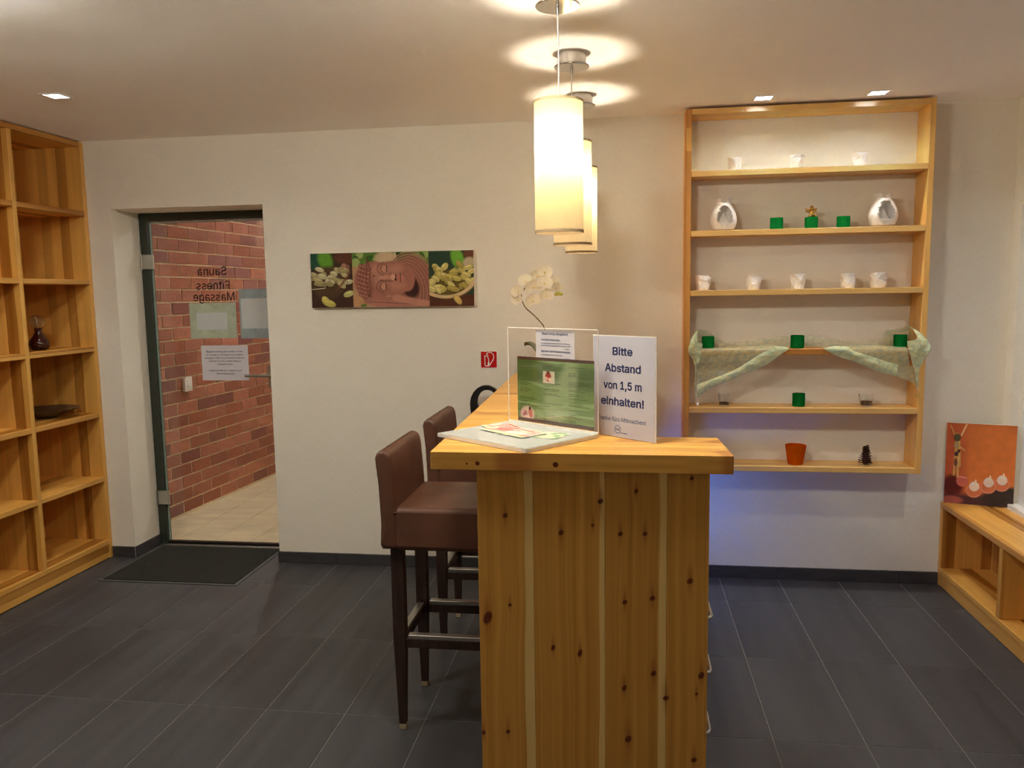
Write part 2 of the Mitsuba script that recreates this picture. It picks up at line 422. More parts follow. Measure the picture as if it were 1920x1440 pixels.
def buddha_print(p, n, uv):
    x, y = uv.x * 2.95, uv.y
    X = lambda v: (v - 115) / 1465 * 2.95
    Y = lambda v: 1 - (v - 150) / 500
    w = fbm(x * 9, y * 9, 0.5, 3)
    P = Paint(x, y, S(62, 40, 32))
    # left picture: pods on bark
    P.rect(-1, X(497), Y(300), 1.1, S(58, 46, 32)); P.ell(X(150), Y(200), .12, .2, S(34, 74, 58), 0, .6); P.ell(X(250), Y(210), .13, .2, S(92, 146, 48), .3, .6)
    P.ell(X(430), Y(195), .18, .11, S(88, 52, 38), 0, .7); P.ell(X(270), Y(420), .32, .3, S(74, 56, 38), 0, .3)
    pods(P, 4, 30, ((X(125), X(455)), (Y(445), Y(285))), [S(176, 166, 120), S(150, 138, 96), S(194, 186, 146)], 0.078)
    P.ell(X(420), Y(265), .05, .045, S(160, 120, 96)); P.ell(X(455), Y(275), .04, .04, S(126, 84, 70))
    P.line(X(115), Y(480), X(240), Y(468), .008, S(190, 180, 160))
    for k in range(9): P.line(X(330 + 12 * k), Y(500 - 14 * k), X(420 + 9 * k), Y(430 - 16 * k), .006, S(116, 70, 46), .7)
    pods(P, 9, 2, ((X(230), X(330)), (Y(625), Y(585))), [S(190, 178, 96)], 0.1); pods(P, 12, 1, ((X(452), X(460)), (Y(530), Y(522))), [S(186, 182, 116)], 0.11)
    # centre picture: the sleeping face
    m0 = smoothstep(X(494), X(498), x) * (1 - smoothstep(X(1183), X(1187), x))
    Q = Paint(x, y, S(176, 138, 104))
    Q.rect(X(490), X(1190), Y(262), 1.1, S(84, 120, 52)); 
    rg = random.Random(3)
    for k in range(16): Q.ell(X(rg.uniform(500, 1180)), Y(rg.uniform(150, 250)), rg.uniform(.05, .12), rg.uniform(.03, .08), rg.choice([S(52, 92, 34), S(120, 156, 72), S(38, 66, 30), S(150, 170, 100)]), rg.uniform(-1, 1), .6)
    Q.ell(X(800), Y(205), .2, .13, S(198, 172, 138), 0, .5); Q.line(X(888), Y(150), X(888), Y(240), .01, S(214, 190, 150))
    Q.ell(X(1060), Y(420), .33, .5, S(142, 94, 80), .2, .2)                      # robe
    for k in range(7): Q.ring(X(1010 + 8 * k), Y(470), .19 + .045 * k, .34 + .05 * k, .011, S(96, 58, 50), .3, .7); Q.ring(X(1004 + 8 * k), Y(466), .19 + .045 * k, .34 + .05 * k, .009, S(184, 132, 112), .3, .6)
    Q.ell(X(1010), Y(455), .16, .24, S(54, 28, 26), .4, .35)                     # shade beneath the jaw
    skin, lite, dark = S(158, 104, 88), S(192, 138, 116), S(92, 52, 46)
    Q.ell(X(690), Y(410), .36, .36, skin, 0, .1); Q.ell(X(850), Y(388), .42, .315, skin, .05, .12); Q.ell(X(985), Y(400), .14, .22, skin, .1, .2)
    Q.ell(X(720), Y(360), .2, .2, lite, 0, .9, .5); Q.ell(X(900), Y(440), .17, .12, lite, 0, .9, .4); Q.ell(X(880), Y(300), .16, .08, lite, 0, .9, .4)
    Q.ell(X(640), Y(440), .1, .28, dark, 0, .9, .35)
    for j in range(4):
        for i in range(9): Q.ell(X(548 + 26 * j + 10 * abs(i - 4) * .6), Y(272 + 38 * i + 9 * j), .04, .04, S(126, 76, 66), 0, .2); Q.ell(X(545 + 26 * j + 10 * abs(i - 4) * .6), Y(268 + 38 * i + 9 * j), .022, .02, S(176, 122, 104), 0, .6, .8)
    Q.ring(X(640), Y(390), .035, .32, .008, S(104, 60, 52), .03, .8)
    for cx, cy in ((785, 300), (775, 462)):
        Q.ell(X(cx - 4), Y(cy), .07, .09, dark, .0, .6, .45); Q.ell(X(cx + 2), Y(cy), .05, .066, lite, 0, .4); Q.ring(X(cx), Y(cy), .115, .125, .011, S(118, 70, 60), PI / 2, .75, 1)
        Q.line(X(cx + 22), Y(cy - 26), X(cx + 22), Y(cy + 26), .007, S(74, 38, 34))
    Q.line(X(745), Y(382), X(870), Y(374), .03, lite, .85); Q.ell(X(862), Y(378), .04, .06, S(206, 154, 130), 0, .4); Q.line(X(750), Y(408), X(860), Y(414), .012, dark, .6)
    Q.ell(X(886), Y(398), .018, .03, S(60, 28, 26)); Q.ell(X(888), Y(366), .012, .02, S(70, 34, 32))
    Q.ell(X(912), Y(384), .03, .075, S(172, 106, 94), .05, .3); Q.ell(X(945), Y(388), .028, .065, S(178, 114, 100), .05, .3); Q.line(X(930), Y(345), X(932), Y(425), .006, S(72, 36, 34))
    Q.ell(X(690), Y(365), .018, .022, S(120, 70, 58))
    Q.ell(X(850), Y(615), .5, .1, S(168, 112, 98), -.08, .25); Q.line(X(640), Y(575), X(900), Y(570), .03, S(160, 106, 92)); Q.line(X(880), Y(570), X(1180), Y(630), .06, S(182, 126, 108)); Q.line(X(650), Y(600), X(1000), Y(625), .008, dark, .6)
    Q.ell(X(540), Y(600), .11, .11, S(186, 140, 100), 0, .5); Q.ell(X(590), Y(635), .06, .03, S(92, 112, 52), .3)
    P.c = mix(P.c, Q.c, m0)
    # right picture: pods in a bowl
    m1 = smoothstep(X(1183), X(1187), x)
    R = Paint(x, y, S(36, 58, 44))
    R.ell(X(1440), Y(220), .11, .2, S(104, 166, 56), .3, .5); R.ell(X(1545), Y(180), .1, .1, S(96, 58, 44), 0, .6); R.ell(X(1545), Y(270), .12, .12, S(186, 172, 140), 0, .4)
    R.rect(X(1180), 3.2, -.1, Y(545), S(74, 42, 28)); R.ell(X(1370), Y(450), .42, .26, S(92, 80, 36), .1, .2)
    pods(R, 21, 40, ((X(1200), X(1560)), (Y(515), Y(275))), [S(182, 168, 92), S(160, 144, 74), S(198, 186, 116)], 0.08)
    R.ring(X(1330), Y(290), .6, .55, .035, S(208, 180, 136), .0, 1, -1); R.rect(X(1180), 3.2, -.1, Y(590), S(80, 46, 30), .02, .9)
    pods(R, 30, 1, ((X(1430), X(1436)), (Y(590), Y(588))), [S(198, 168, 96)], 0.1)
    P.c = mix(P.c, R.c, m1)
    return P.c * (0.82 + 0.3 * w)


mat('buddha_print', proc(buddha_print), 0.6, 0.2)


def candle_print(p, n, uv):
    x, y = uv.x * 0.86, uv.y
    X = lambda v: (v - 135) / 875 * .86
    Y = lambda v: 1 - (v - 95) / 1035
    P = Paint(x, y, S(206, 112, 62))
    P.ell(.62, .45, .5, .5, S(222, 126, 66), 0, .9, .8); P.ell(.1, .5, .16, .7, S(180, 84, 62), 0, .9, .7)
    P.rect(-.1, .9, -.1, .13, S(84, 54, 56), .05); P.ell(.75, .12, .3, .12, S(62, 54, 50), .15, .4); P.ell(.1, .22, .14, .13, S(96, 40, 36), 0, .5)
    P.ell(.1, .04, .14, .05, S(164, 90, 78), 0, .5)
    for a, b, c, d in ((270, 230, 250, 760), (285, 240, 300, 800), (300, 330, 320, 640)): P.line(X(a), Y(b), X(c), Y(d), .014, S(214, 176, 100), .8)
    P.ell(X(272), Y(280), .045, .05, S(92, 84, 60)); P.ell(X(270), Y(490), .026, .03, S(80, 56, 60)); P.ell(X(300), Y(450), .02, .022, S(86, 50, 42)); P.ell(X(266), Y(600), .022, .05, S(120, 78, 66)); P.ell(X(268), Y(380), .03, .05, S(176, 150, 110))
    P.line(X(325), Y(245), X(385), Y(110), .011, S(240, 190, 140)); P.line(X(235), Y(240), X(185), Y(130), .009, S(214, 160, 96)); P.line(X(325), Y(400), X(370), Y(440), .008, S(226, 176, 110))
    P.ell(X(360), Y(835), .075, .07, S(206, 108, 92)); P.line(X(300), Y(780), X(420), Y(795), .006, S(244, 170, 140))
    for cx, cy in ((855, 850), (690, 890), (512, 955)):
        P.ell(X(cx), Y(cy), .096, .082, S(226, 146, 116)); P.ell(X(cx), Y(cy - 4), .084, .066, S(214, 122, 82)); P.ell(X(cx + 5), Y(cy - 60), .06, .06, S(236, 226, 214), 0, .3); P.ell(X(cx + 4), Y(cy - 50), .06, .03, S(240, 214, 190), 0, .4)
        P.ell(X(cx + 20), Y(cy - 118), .012, .035, S(250, 222, 176))
    return P.c * (0.9 + 0.2 * fbm(x * 14, y * 14, 1.0, 2))


mat('candle_print', proc(candle_print), 0.6, 0.2)


def leaflet_print(p, n, uv):
    x, y = uv.x * 1.42, uv.y
    P = Paint(x, y, S(100, 128, 74))
    s = fbm(x * 1.6, y * 17, 2.0, 3); s2 = noise(x * 0.9, y * 6, 5.0)
    P.over(smoothstep(.45, .75, s), S(140, 164, 116)); P.over(smoothstep(.6, .35, s2) * .7, S(52, 78, 36)); P.over(smoothstep(.55, .9, noise(x * 3, y * 3, 8.0)) * .5, S(176, 192, 150))
    rows = dr.floor(y * 46); fr = y * 46 - rows
    for c0, c1, sd in ((.04, .42, 1), (.5, .9, 2), (.97, 1.36, 3)):
        ln = c0 + (c1 - c0) * (.35 + .65 * cell_rand(rows, sd)); on = dr.select(cell_rand(rows, sd, 4) > .42, 1.0, 0.0)
        m = smoothstep(c0, c0 + .01, x) * (1 - smoothstep(ln - .01, ln, x)) * smoothstep(.28, .38, fr) * (1 - smoothstep(.62, .72, fr)) * on * dr.select(y < .9, 1.0, 0.0)
        P.over(m * .75, S(44, 50, 34))
    P.rect(.5, .72, .62, .8, S(204, 196, 170)); P.ell(.6, .72, .055, .07, S(150, 44, 44)); P.ell(.57, .69, .03, .03, S(216, 160, 140)); P.ell(.63, .68, .03, .03, S(226, 190, 160)); P.ell(.6, .78, .03, .03, S(108, 60, 44))
    P.ell(.19, .12, .14, .12, S(206, 186, 168), .2, .4); P.ell(.14, .12, .045, .05, S(176, 116, 122)); P.ell(.25, .14, .035, .08, S(196, 122, 110), .2); P.ell(.24, .21, .02, .025, S(54, 36, 34)); P.ell(.1, .15, .03, .03, S(222, 180, 180)); P.ell(.18, .07, .06, .03, S(228, 196, 190))
    P.rect(-.1, 1.5, .955, 1.1, S(74, 52, 44)); P.rect(-.1, 1.5, -.1, .055, S(78, 56, 46))
    return P.c


mat('leaflet_print', proc(leaflet_print), 0.35, 0.4)


def flyer_print(p, n, uv):
    P = Paint(uv.x, uv.y, S(222, 150, 140))
    P.over(smoothstep(.4, .6, fbm(uv.x * 6, uv.y * 6, 3.0, 2)), S(236, 190, 170)); P.ell(.3, .55, .16, .22, S(206, 118, 110)); P.ell(.65, .4, .2, .2, S(240, 214, 196)); P.rect(-.1, 1.1, -.1, .16, S(228, 214, 160)); P.rect(.1, .8, .84, .9, S(150, 60, 60))
    return P.c


mat('flyer_print', proc(flyer_print), 0.4, 0.3)
mat('flyer_green', proc(lambda p, n, uv: mix(S(120, 150, 110), S(200, 206, 170), smoothstep(.4, .6, noise(uv.x * 9, uv.y * 4, 1.0)))), 0.4, 0.3)
# ================================================================== setting
XL, XR, XW, XLW = -3.128, 1.661, 1.942, -3.575       # bookcase front, bench front, window wall, left wall
H = 2.5
DL, DR, DT, DY = -2.978, -2.041, 2.108, 0.33         # door opening, wall thickness


def bx(x0, x1, y0, y1, z0, z1):
    return manifold3d.Manifold.cube((x1 - x0, y1 - y0, z1 - z0)).translate((x0, y0, z0))


struct(add('wall_back', man(bx(XLW - .3, XW + .4, 0, DY, -.06, H + .06) - bx(DL, DR, -1, 1, -.1, DT)), 'wall_paint'))
struct(add('wall_left', box(XLW - .3, XLW, -6.6, 0, -.06, H + .06, 0), 'wall_paint'))
WY0, WY1, WZ0, WZ1 = -.088, -2.6, .455, 1.975          # window opening in the right wall
struct(add('wall_right', man(bx(XW, XW + .34, -6.6, 0, -.06, H + .06) - bx(XW - 1, XW + 1, WY1, WY0, WZ0, WZ1)), 'wall_paint'))
struct(add('wall_front', box(XLW - .3, XW + .34, -6.9, -6.6, -.06, H + .06, 0), 'wall_paint'))  # behind the camera, out of view; closes the room for bounced light
ce = bx(XLW - .3, XW + .34, -6.6, 0, H, H + .15)
LEDS = [(-2.535, -.987, .02), (.667, -.286, .028), (1.193, -.282, .028), (1.62, -1.3, .021)]  # the last one is out of view, placed to light the bench
for lx, ly, _ in LEDS:
    ce = ce - bx(lx - .042, lx + .042, ly - .042, ly + .042, H - .1, H + .065)
struct(add('ceiling', man(ce), 'ceiling_paint'))
struct(add('floor', box(XLW, XW, -6.6, DY, -.08, -.0012, 0), 'grout'))
J = .0016
for ix in range(-14, 6):
    for iy in range(-10, 2):
        x0, x1 = max(.525 + .315 * ix, XLW), min(.525 + .315 * (ix + 1), XW); y0, y1 = -.345 + .643 * iy, min(-.345 + .643 * (iy + 1), 0.0)
        y0 = max(y0, -6.6)
        if x1 - x0 < .03 or y1 - y0 < .02: continue
        if iy >= -6:
            add('tile', box(x0 + J, x1 - J, y0 + J, y1 - J, -.0012, 0, .0004), 'floor_tile', 'floor')
add('tile_field', cat([box(max(.525 + .315 * ix, XLW) + J, min(.525 + .315 * (ix + 1), XW) - J, max(-.345 + .643 * iy, -6.6) + J, -.345 + .643 * (iy + 1) - J, -.0012, 0, .0004) for ix in range(-14, 5) for iy in range(-10, -6)]), 'floor_tile', 'floor', kind='stuff')
for x0, x1 in ((DL, -2.655), (-2.655, -2.34), (-2.34, DR)):
    add('tile', box(x0 + J, x1 - J, J, .262, -.0012, 0, .0004), 'floor_tile', 'floor')
# skirting tiles
struct('baseboard_back'); struct('baseboard_left')
e = [DR, -1.685, -1.055, -.425, .205, .835, 1.465, XR]
for a, b in zip(e[:-1], e[1:]): add('tile', box(a + .001, b - .001, -.0105, -.0005, 0.0005, .068, .001), 'skirting_tile', 'baseboard_back')
add('tile', box(XL + .004, DL - .0005, -.0105, -.0005, .0005, .068, .001), 'skirting_tile', 'baseboard_left')
add('tile', box(DL + .0005, DL + .0105, 0.0, .258, .0005, .068, .001), 'skirting_tile', 'baseboard_left')
add('tile', box(DR - .0105, DR - .0005, 0.0, .258, .0005, .068, .001), 'skirting_tile', 'baseboard_back')
# ------------------------------------------------------------------ corridor behind the glass door
struct(add('floor_corridor', box(-3.6, -1.0, DY, 3.6, -.08, -.004, 0), 'beige_grout'))
for ix in range(-4, 7):
    for iy in range(-3, 7):
        x0, x1 = -2.657 + .257 * ix, -2.657 + .257 * (ix + 1); y0, y1 = max(1.38 + .375 * iy, DY), min(1.38 + .375 * (iy + 1), 3.3)
        if x1 > -1.0 or y1 - y0 < .03: continue
        add('tile', box(x0 + .0015, x1 - .0015, y0 + .0015, y1 - .0015, -.004, 0, .0008), 'beige_tile', 'floor_corridor')
add('tile', box(DL + .001, DR - .001, .3125, DY - .001, -.004, 0, .0008), 'beige_tile', 'floor_corridor')
struct(add('ceiling_corridor', box(-3.6, -1.0, DY, 3.6, H, H + .1, 0), 'hall_paint'))
struct(add('wall_corridor_right', box(-1.3, -1.0, DY, 3.3, -.06, H, 0), 'hall_paint'))
struct(add('wall_corridor_end', box(-3.6, -1.0, 3.3, 3.6, -.06, H, 0), 'hall_paint'))
A, tdir = np.array([-3.205, .658]), np.array([.0797, .9968])
WM = np.eye(4); WM[:2, 0] = tdir; WM[:2, 1] = [-tdir[1], tdir[0]]; WM[:3, 3] = [A[0], A[1], 0]      # local x along the wall, local y into it
struct(add('wall_corridor_left', xf(box(-.34, 2.8, .0045, .2, 0, H, 0), WM), 'mortar'))
CH, BL = .0905, .238
rg = random.Random(11)
full = [mikit.ply(box(-.1135, .1135, 0, .0046, -.0398, .0398, .0015), f'brick_{i}') for i in range(5)]
W4 = T(WM.tolist())
for k in range(-19, 6):
    zc = 1.735 + CH * (k + .5)
    if zc < .03 or zc > 2.26: continue
    ph = .135 if k % 2 == 0 else .015
    for j in range(-3, 10):
        s0, s1 = ph + BL * j + .0055, ph + BL * (j + 1) - .0055
        if s1 < -.30 or s0 > 2.05: continue
        z0 = zc - .0398
        if z0 < .004 or s0 < -.33:
            add('brick', xf(box(max(s0, -.33), s1, 0, .0046, max(z0, .004), zc + .0398, .0015), WM), f'brick_{rg.randrange(5)}', 'wall_corridor_left')
        else:
            put('brick', full[rg.randrange(5)], 'wall_corridor_left', W4 @ T().translate([(s0 + s1) / 2, rg.uniform(-.0012, .0), zc]).rotate([0, 1, 0], rg.uniform(-.25, .25)))
k = thing('thermostat', 'small white box mounted on the brick wall behind the glass door', 'thermostat')
add('housing', xf(box(.31, .40, -.03, -.002, .905, 1.01, .004), WM), 'white_plastic', k); add('dial', xf(box(.33, .38, -.034, -.0295, .94, .985, .003), WM), 'white_frame', k)
ta = np.linspace(0, 2 * PI, 25)[:-1]
for hx, hy, lab in ((-2.78, 2.32, 'unseen round ceiling downlight washing the brick wall of the corridor'), (-2.15, 1.3, 'unseen round ceiling downlight lighting the middle of the corridor')):
    k = thing('unseen_corridor_lamp', lab, 'lamp', 'unseen corridor downlights')  # both out of view, placed to light the brick wall and corridor floor
    add('ring', lathe([(.05, 0), (.07, 0), (.07, -.008), (.05, -.006), (.05, 0)], 28, (hx, hy, H)), 'white_frame', k)
    dk = trimesh.Trimesh([(hx, hy, H - .004)] + [(hx + .049 * math.cos(t), hy + .049 * math.sin(t), H - .004) for t in ta], [(0, 1 + (i + 1) % 24, 1 + i) for i in range(24)], process=False)
    scene[fresh(k + '__diffuser')] = {**mikit.ply(dk, 'white_frame'), 'emitter': {'type': 'area', 'radiance': {'type': 'rgb', 'value': HALL}, 'sampling_weight': 0.8}}

# ------------------------------------------------------------------ glass door
struct('door_1')
fr = bx(DL + .001, DR - .001, .262, .312, 0, DT - .001) - bx(DL + .053, DR - .053, 0, 1, -.1, 2.06)
add('frame', man(fr), 'door_frame', 'door_1')
add('threshold', box(DL + .054, DR - .054, .272, .3, .0005, .02, .002), 'black_plastic', 'door_1')
add('floor_rail', box(DL + .012, DR - .012, .235, .2615, .0005, .006, .001), 'brushed', 'door_1')
PX0, PX1 = -2.922, -2.096
add('pane', trimesh.Trimesh([[PX0, .286, .024], [PX1, .286, .024], [PX1, .286, 2.052], [PX0, .286, 2.052]], [[0, 1, 2], [0, 2, 3]], process=False), 'pane_glass', 'door_1')
add('pane_edge', box(PX0 - .002, PX0 + .006, .281, .291, .024, 2.052, 0), 'glass_edge', 'door_1')
add('pane_edge', box(PX0 + .007, PX1, .281, .291, 2.046, 2.054, 0), 'glass_edge', 'door_1')
for z0, z1 in ((1.765, 1.855), (.267, .357)):
    hk = add('hinge', box(-2.975, -2.888, .248, .2615, z0, z1, .002), 'steel', 'door_1', label='square brushed steel hinge plate')
    add('pin', cyl((-2.968, .2475, z0 - .006), (-2.968, .2475, z1 + .006), .006, 12), 'brushed', hk)
hk = add('handle', cyl((-2.315, .232, 1.10), (-2.125, .232, 1.10), .0095, 16), 'steel', 'door_1', smooth=40, label='round steel lever')
add('post', cyl((-2.13, .236, 1.10), (-2.13, .278, 1.10), .009, 14), 'steel', hk); add('lock_case', box(-2.19, -2.098, .276, .2845, 1.02, 1.16, .002), 'steel', hk)
ys = .2835
for s, cx, z, w in (('Sauna', -2.523, 1.722, .19), ('Fitness', -2.522, 1.634, .219), ('Massage', -2.521, 1.564, .272)):
    m = text(s, .052, False, .0005, 'c', w); m.vertices[:, 0] *= -1; m.invert(); m.apply_translation((cx, ys, z))
    add('lettering', m, 'door_letter', 'door_1', label='dark mirrored lettering on the glass')
yp = .2845
k = thing('door_poster', 'greenish landscape sheet on the glass door under the mirrored lettering', 'poster')
add('sheet', box(-2.69, -2.381, yp, yp + .0006, 1.331, 1.551, 0), 'paper_green', k)
add('text_field', box(-2.643, -2.44, yp - .0006, yp - .0001, 1.385, 1.49, 0), 'paper_grey', k)
k = thing('door_poster', 'blue grey upright sheet on the glass door beside the wall edge', 'poster')
add('sheet', box(-2.356, -2.147, yp, yp + .0006, 1.329, 1.634, 0), 'paper_bluegrey', k)
add('text_field', box(-2.345, -2.157, yp - .0006, yp - .0001, 1.39, 1.575, 0), 'paper_grey', k)
k = thing('door_notice', 'white notice with lines of dark type taped to the glass door', 'notice')
add('sheet', box(-2.627, -2.316, yp, yp + .0006, 1.066, 1.286, 0), 'paper', k)
ln = ['Aufgrund der aktuellen Situation dürfen', 'sich derzeit nur 10 Personen im Ruheraum', 'aufhalten. Falls diese Anzahl erreicht ist,', 'kommen Sie bitte zu einem späteren', 'Zeitpunkt wieder.', None, 'Vielen Dank für Ihr Verständnis und', 'bleiben Sie gesund!']
ms = []
for i, s in enumerate(ln):
    if s: m = text(s, .0078, True, .0003, 'c', .0062 * len(s)); m.apply_translation((-2.472, yp - .0002, 1.243 - .0197 * i)); ms.append(m)
add('lettering', cat(ms), 'ink_dark', k)
k = thing('doormat', 'dark charcoal mat lying in the recess before the glass door', 'doormat')
add('rim', box(-2.945, -2.115, -.405, .232, .0004, .0045, .001), 'rubber', k); add('pile', box(-2.925, -2.135, -.388, .214, .004, .0085, .001), 'mat_pile', k)

# ------------------------------------------------------------------ window
struct('window_1')
wx0, wx1 = XW + .055, XW + .125
add('frame', man(bx(wx0, wx1, WY1, WY0, WZ0, WZ1) - bx(0, 5, WY1 + .06, WY0 - .06, WZ0 + .065, WZ1 - .065)), 'white_frame', 'window_1')
sx = wx0 + .012
add('sash', man(bx(sx, sx + .05, WY1 + .0605, WY0 - .0605, WZ0 + .0655, WZ1 - .0655) - bx(0, 5, WY1 + .105, WY0 - .105, WZ0 + .11, WZ1 - .11)), 'white_frame', 'window_1')
ym, zm = (WY0 + WY1) / 2, 0
add('mullion', box(sx - .004, sx + .054, ym - .045, ym + .045, WZ0 + .066, WZ1 - .066, .003), 'white_frame', 'window_1')
add('pane', trimesh.Trimesh([[sx + .025, WY1 + .1, WZ0 + .105], [sx + .025, WY0 - .1, WZ0 + .105], [sx + .025, WY0 - .1, WZ1 - .105], [sx + .025, WY1 + .1, WZ1 - .105]], [[0, 1, 2], [0, 2, 3]], process=False), 'pane_glass', 'window_1')
add('sill', box(XW + .001, wx0 - .001, WY1 + .001, WY0 - .001, WZ0 + .0005, WZ0 + .02, .003), 'white_frame', 'window_1')

# ================================================================== furniture
# ------------------------------------------------------------------ bookcase along the left wall
k = thing('bookcase', 'tall open bookcase of striped brown timber along the left wall', 'bookcase')
BD, TH = .425, .028
XB = XL - BD
ydiv = [-.002, -.572, -1.142, -1.712, -2.282]
add('side_panel', box(XB, XL, ydiv[0] - TH, ydiv[0], .001, 2.492, .002), 'oak_upright', k)
for y in ydiv[1:-1]: add('divider', box(XB + .012, XL - .0005, y - TH / 2, y + TH / 2, .118, 2.4635, .002), 'oak_upright', k)
add('side_panel', box(XB, XL, ydiv[-1] - TH / 2, ydiv[-1] + TH / 2, .001, 2.492, .002), 'oak_upright', k)
add('top_board', box(XB, XL, ydiv[-1] + TH / 2 + .0003, ydiv[0] - TH - .0003, 2.464, 2.492, .002), 'oak_along', k)
add('bottom_board', box(XB, XL, ydiv[-1] + TH / 2 + .0003, ydiv[0] - TH - .0003, .0895, .1175, .002), 'oak_along', k)
add('plinth', box(XL - .022, XL - .004, ydiv[-1] + TH / 2 + .0003, ydiv[0] - TH - .0003, .004, .089, .002), 'oak_along_front', k)
add('back_panel', box(XB - .008, XB - .0004, ydiv[-1], ydiv[0] - .001, .09, 2.49, .001), 'oak_upright_side', k)
for i in range(4):
    ya, yb = ydiv[i + 1] + TH / 2 + .0003, (ydiv[i] - TH - .0003 if i == 0 else ydiv[i] - TH / 2 - .0003)
    for z in (2.098, 1.70, 1.303, .904, .511):
        add('shelf_board', box(XB + .001, XL, ya, yb, z - TH, z, .002), 'oak_along', k)
# ------------------------------------------------------------------ low bench under the window
k = thing('bench_shelf', 'low open timber shelf bench under the window, two cubbies in view', 'bench')
BY = -2.6
add('top_board', box(XR, 1.862, BY, -.0015, .424, .4535, .002), 'oak_along', k)
add('rear_board', box(1.872, XW - .0008, BY, -.0015, .421, .4505, .002), 'oak_along', k)
add('end_panel', box(XR + .001, XW - .001, -.029, -.0015, .001, .4205, .002), 'oak_upright', k)
for y in (-.686, -1.34, -1.99): add('divider', box(XR + .0015, XW - .03, y - .016, y + .016, .1005, .4235, .002), 'oak_upright', k)
add('end_panel', box(XR + .001, XW - .001, BY, BY + .028, .001, .4205, .002), 'oak_upright', k)
add('bottom_board', box(XR, XW - .001, BY + .0285, -.0295, .072, .1, .002), 'oak_along', k)
add('plinth', box(XR + .006, XR + .026, BY + .0285, -.0295, .001, .0715, .002), 'oak_along_front', k)
add('back_panel', box(XW - .029, XW - .012, BY + .0285, -.0295, .1005, .42, .001), 'oak_upright_side', k)
# ------------------------------------------------------------------ wall shelf
k = thing('wall_shelf', 'large light timber wall shelf frame with five boards over the back wall', 'shelf')
SX0, SX1, SD = .3125, 1.4965, -.17
add('side_panel', box(SX0, SX0 + .0275, SD, -.0008, .638, 2.488, .002), 'oak_post', k)
add('side_panel', box(SX1 - .0275, SX1, SD, -.0008, .638, 2.488, .002), 'oak_post', k)
xa, xb = SX0 + .0278, SX1 - .0278
add('top_board', box(xa, xb, SD, -.0008, 2.46, 2.488, .002), 'oak_shelf', k)
add('bottom_board', box(xa, xb, SD, -.0008, .638, .6665, .002), 'oak_shelf', k)
SZ = {1: 2.182, 2: 1.884, 3: 1.582, 4: 1.278, 5: .974, 6: .6665}
for i in range(1, 6): add('shelf_board', box(xa, xb, SD - .001, -.0008, SZ[i] - .029, SZ[i], .002), 'oak_shelf', k)
# ------------------------------------------------------------------ counter
k = thing('reception_counter', 'tall knotty pine counter with thick worktop in the middle of the room', 'counter')
top = sg.Polygon([(-.530, -2.267), (.2865, -2.275), (.2745, -2.007), (.02, -2.0), (.0, -.14), (-.584, -.14)])
m = prism(top.buffer(-.003, join_style=2).buffer(.003, quad_segs=3), 1.102, 1.15)
add('worktop', m, 'pine_top', k)
fe = [-.404, -.247, -.05, .117, .2285]
for a, b in zip(fe[:-1], fe[1:]): add('board', box(a + .0003, b - .0003, -2.25, -2.212, .0005, 1.1015, .0012), 'pine_front', k)
add('bar_panel', box(-.235, -.2, -2.211, -.15, .0005, 1.1015, .001), 'pine_side', k)
add('inner_panel', box(-.0, .035, -2.0, -1.0, .76, 1.1015, .001), 'pine_side', k)
add('pedestal', man(bx(-.19, .214, -2.211, -1.75, .02, .715)), 'pine_side', k)
for zc in (.62, .45, .26):
    hgt = .165 if zc > .3 else .2
    d = add('drawer', box(.2145, .2285, -2.205, -1.756, zc - hgt / 2 + .003, zc + hgt / 2 - .003, .001), 'pine_side', k)
    pts = [(.229, -2.07, zc), (.252, -2.066, zc + .002), (.259, -2.045, zc + .002), (.259, -1.955, zc + .002), (.252, -1.934, zc + .002), (.229, -1.93, zc)]
    add('handle', tube(spline(pts, 24), .0055, 10), 'steel', d, smooth=40, label='bowed metal handle')
add('desk_top', box(-.198, .214, -1.745, -.16, .715, .745, .002), 'pine_top', k)
add('desk_leg', box(-.198, .19, -.2, -.165, .0005, .714, .001), 'pine_side', k)
k = thing('unseen_computer_tower', 'unseen computer tower behind the counter, its blue front lighting the wall', 'computer')  # out of view; kind and place chosen for the blue light on the wall
MM = rotz(math.radians(-62), (.185, -.40, .06))
add('case', xf(rbox(-.09, .09, -.30, 0, .0, .52, .008), MM), 'screen_black', k); add('foot', xf(box(-.08, .08, -.28, -.02, -.0595, -.0005, .002), MM), 'screen_black', k)
v = np.array([[-.07, .0006, .30], [.07, .0006, .30], [.07, .0006, .50], [-.07, .0006, .50]])
scene[fresh(k + '__light_strip')] = {**mikit.ply(xf(trimesh.Trimesh(v, [[0, 2, 1], [0, 3, 2]], process=False), MM), 'screen_black'), 'emitter': {'type': 'area', 'radiance': {'type': 'rgb', 'value': UNSEEN_BLUE}, 'sampling_weight': 0.8}}
# ------------------------------------------------------------------ bar stools
seat_m = rbox(-.20, .205, -.21, .21, .685, .842, .022, 20)
bp = [(-.252, .69), (-.247, .78), (-.252, .92), (-.262, 1.02), (-.25, 1.042), (-.226, 1.046), (-.205, 1.034), (-.199, 1.0), (-.192, .90), (-.187, .80), (-.187, .69)]
sh = sg.Polygon(bp).buffer(-.008).buffer(.008)


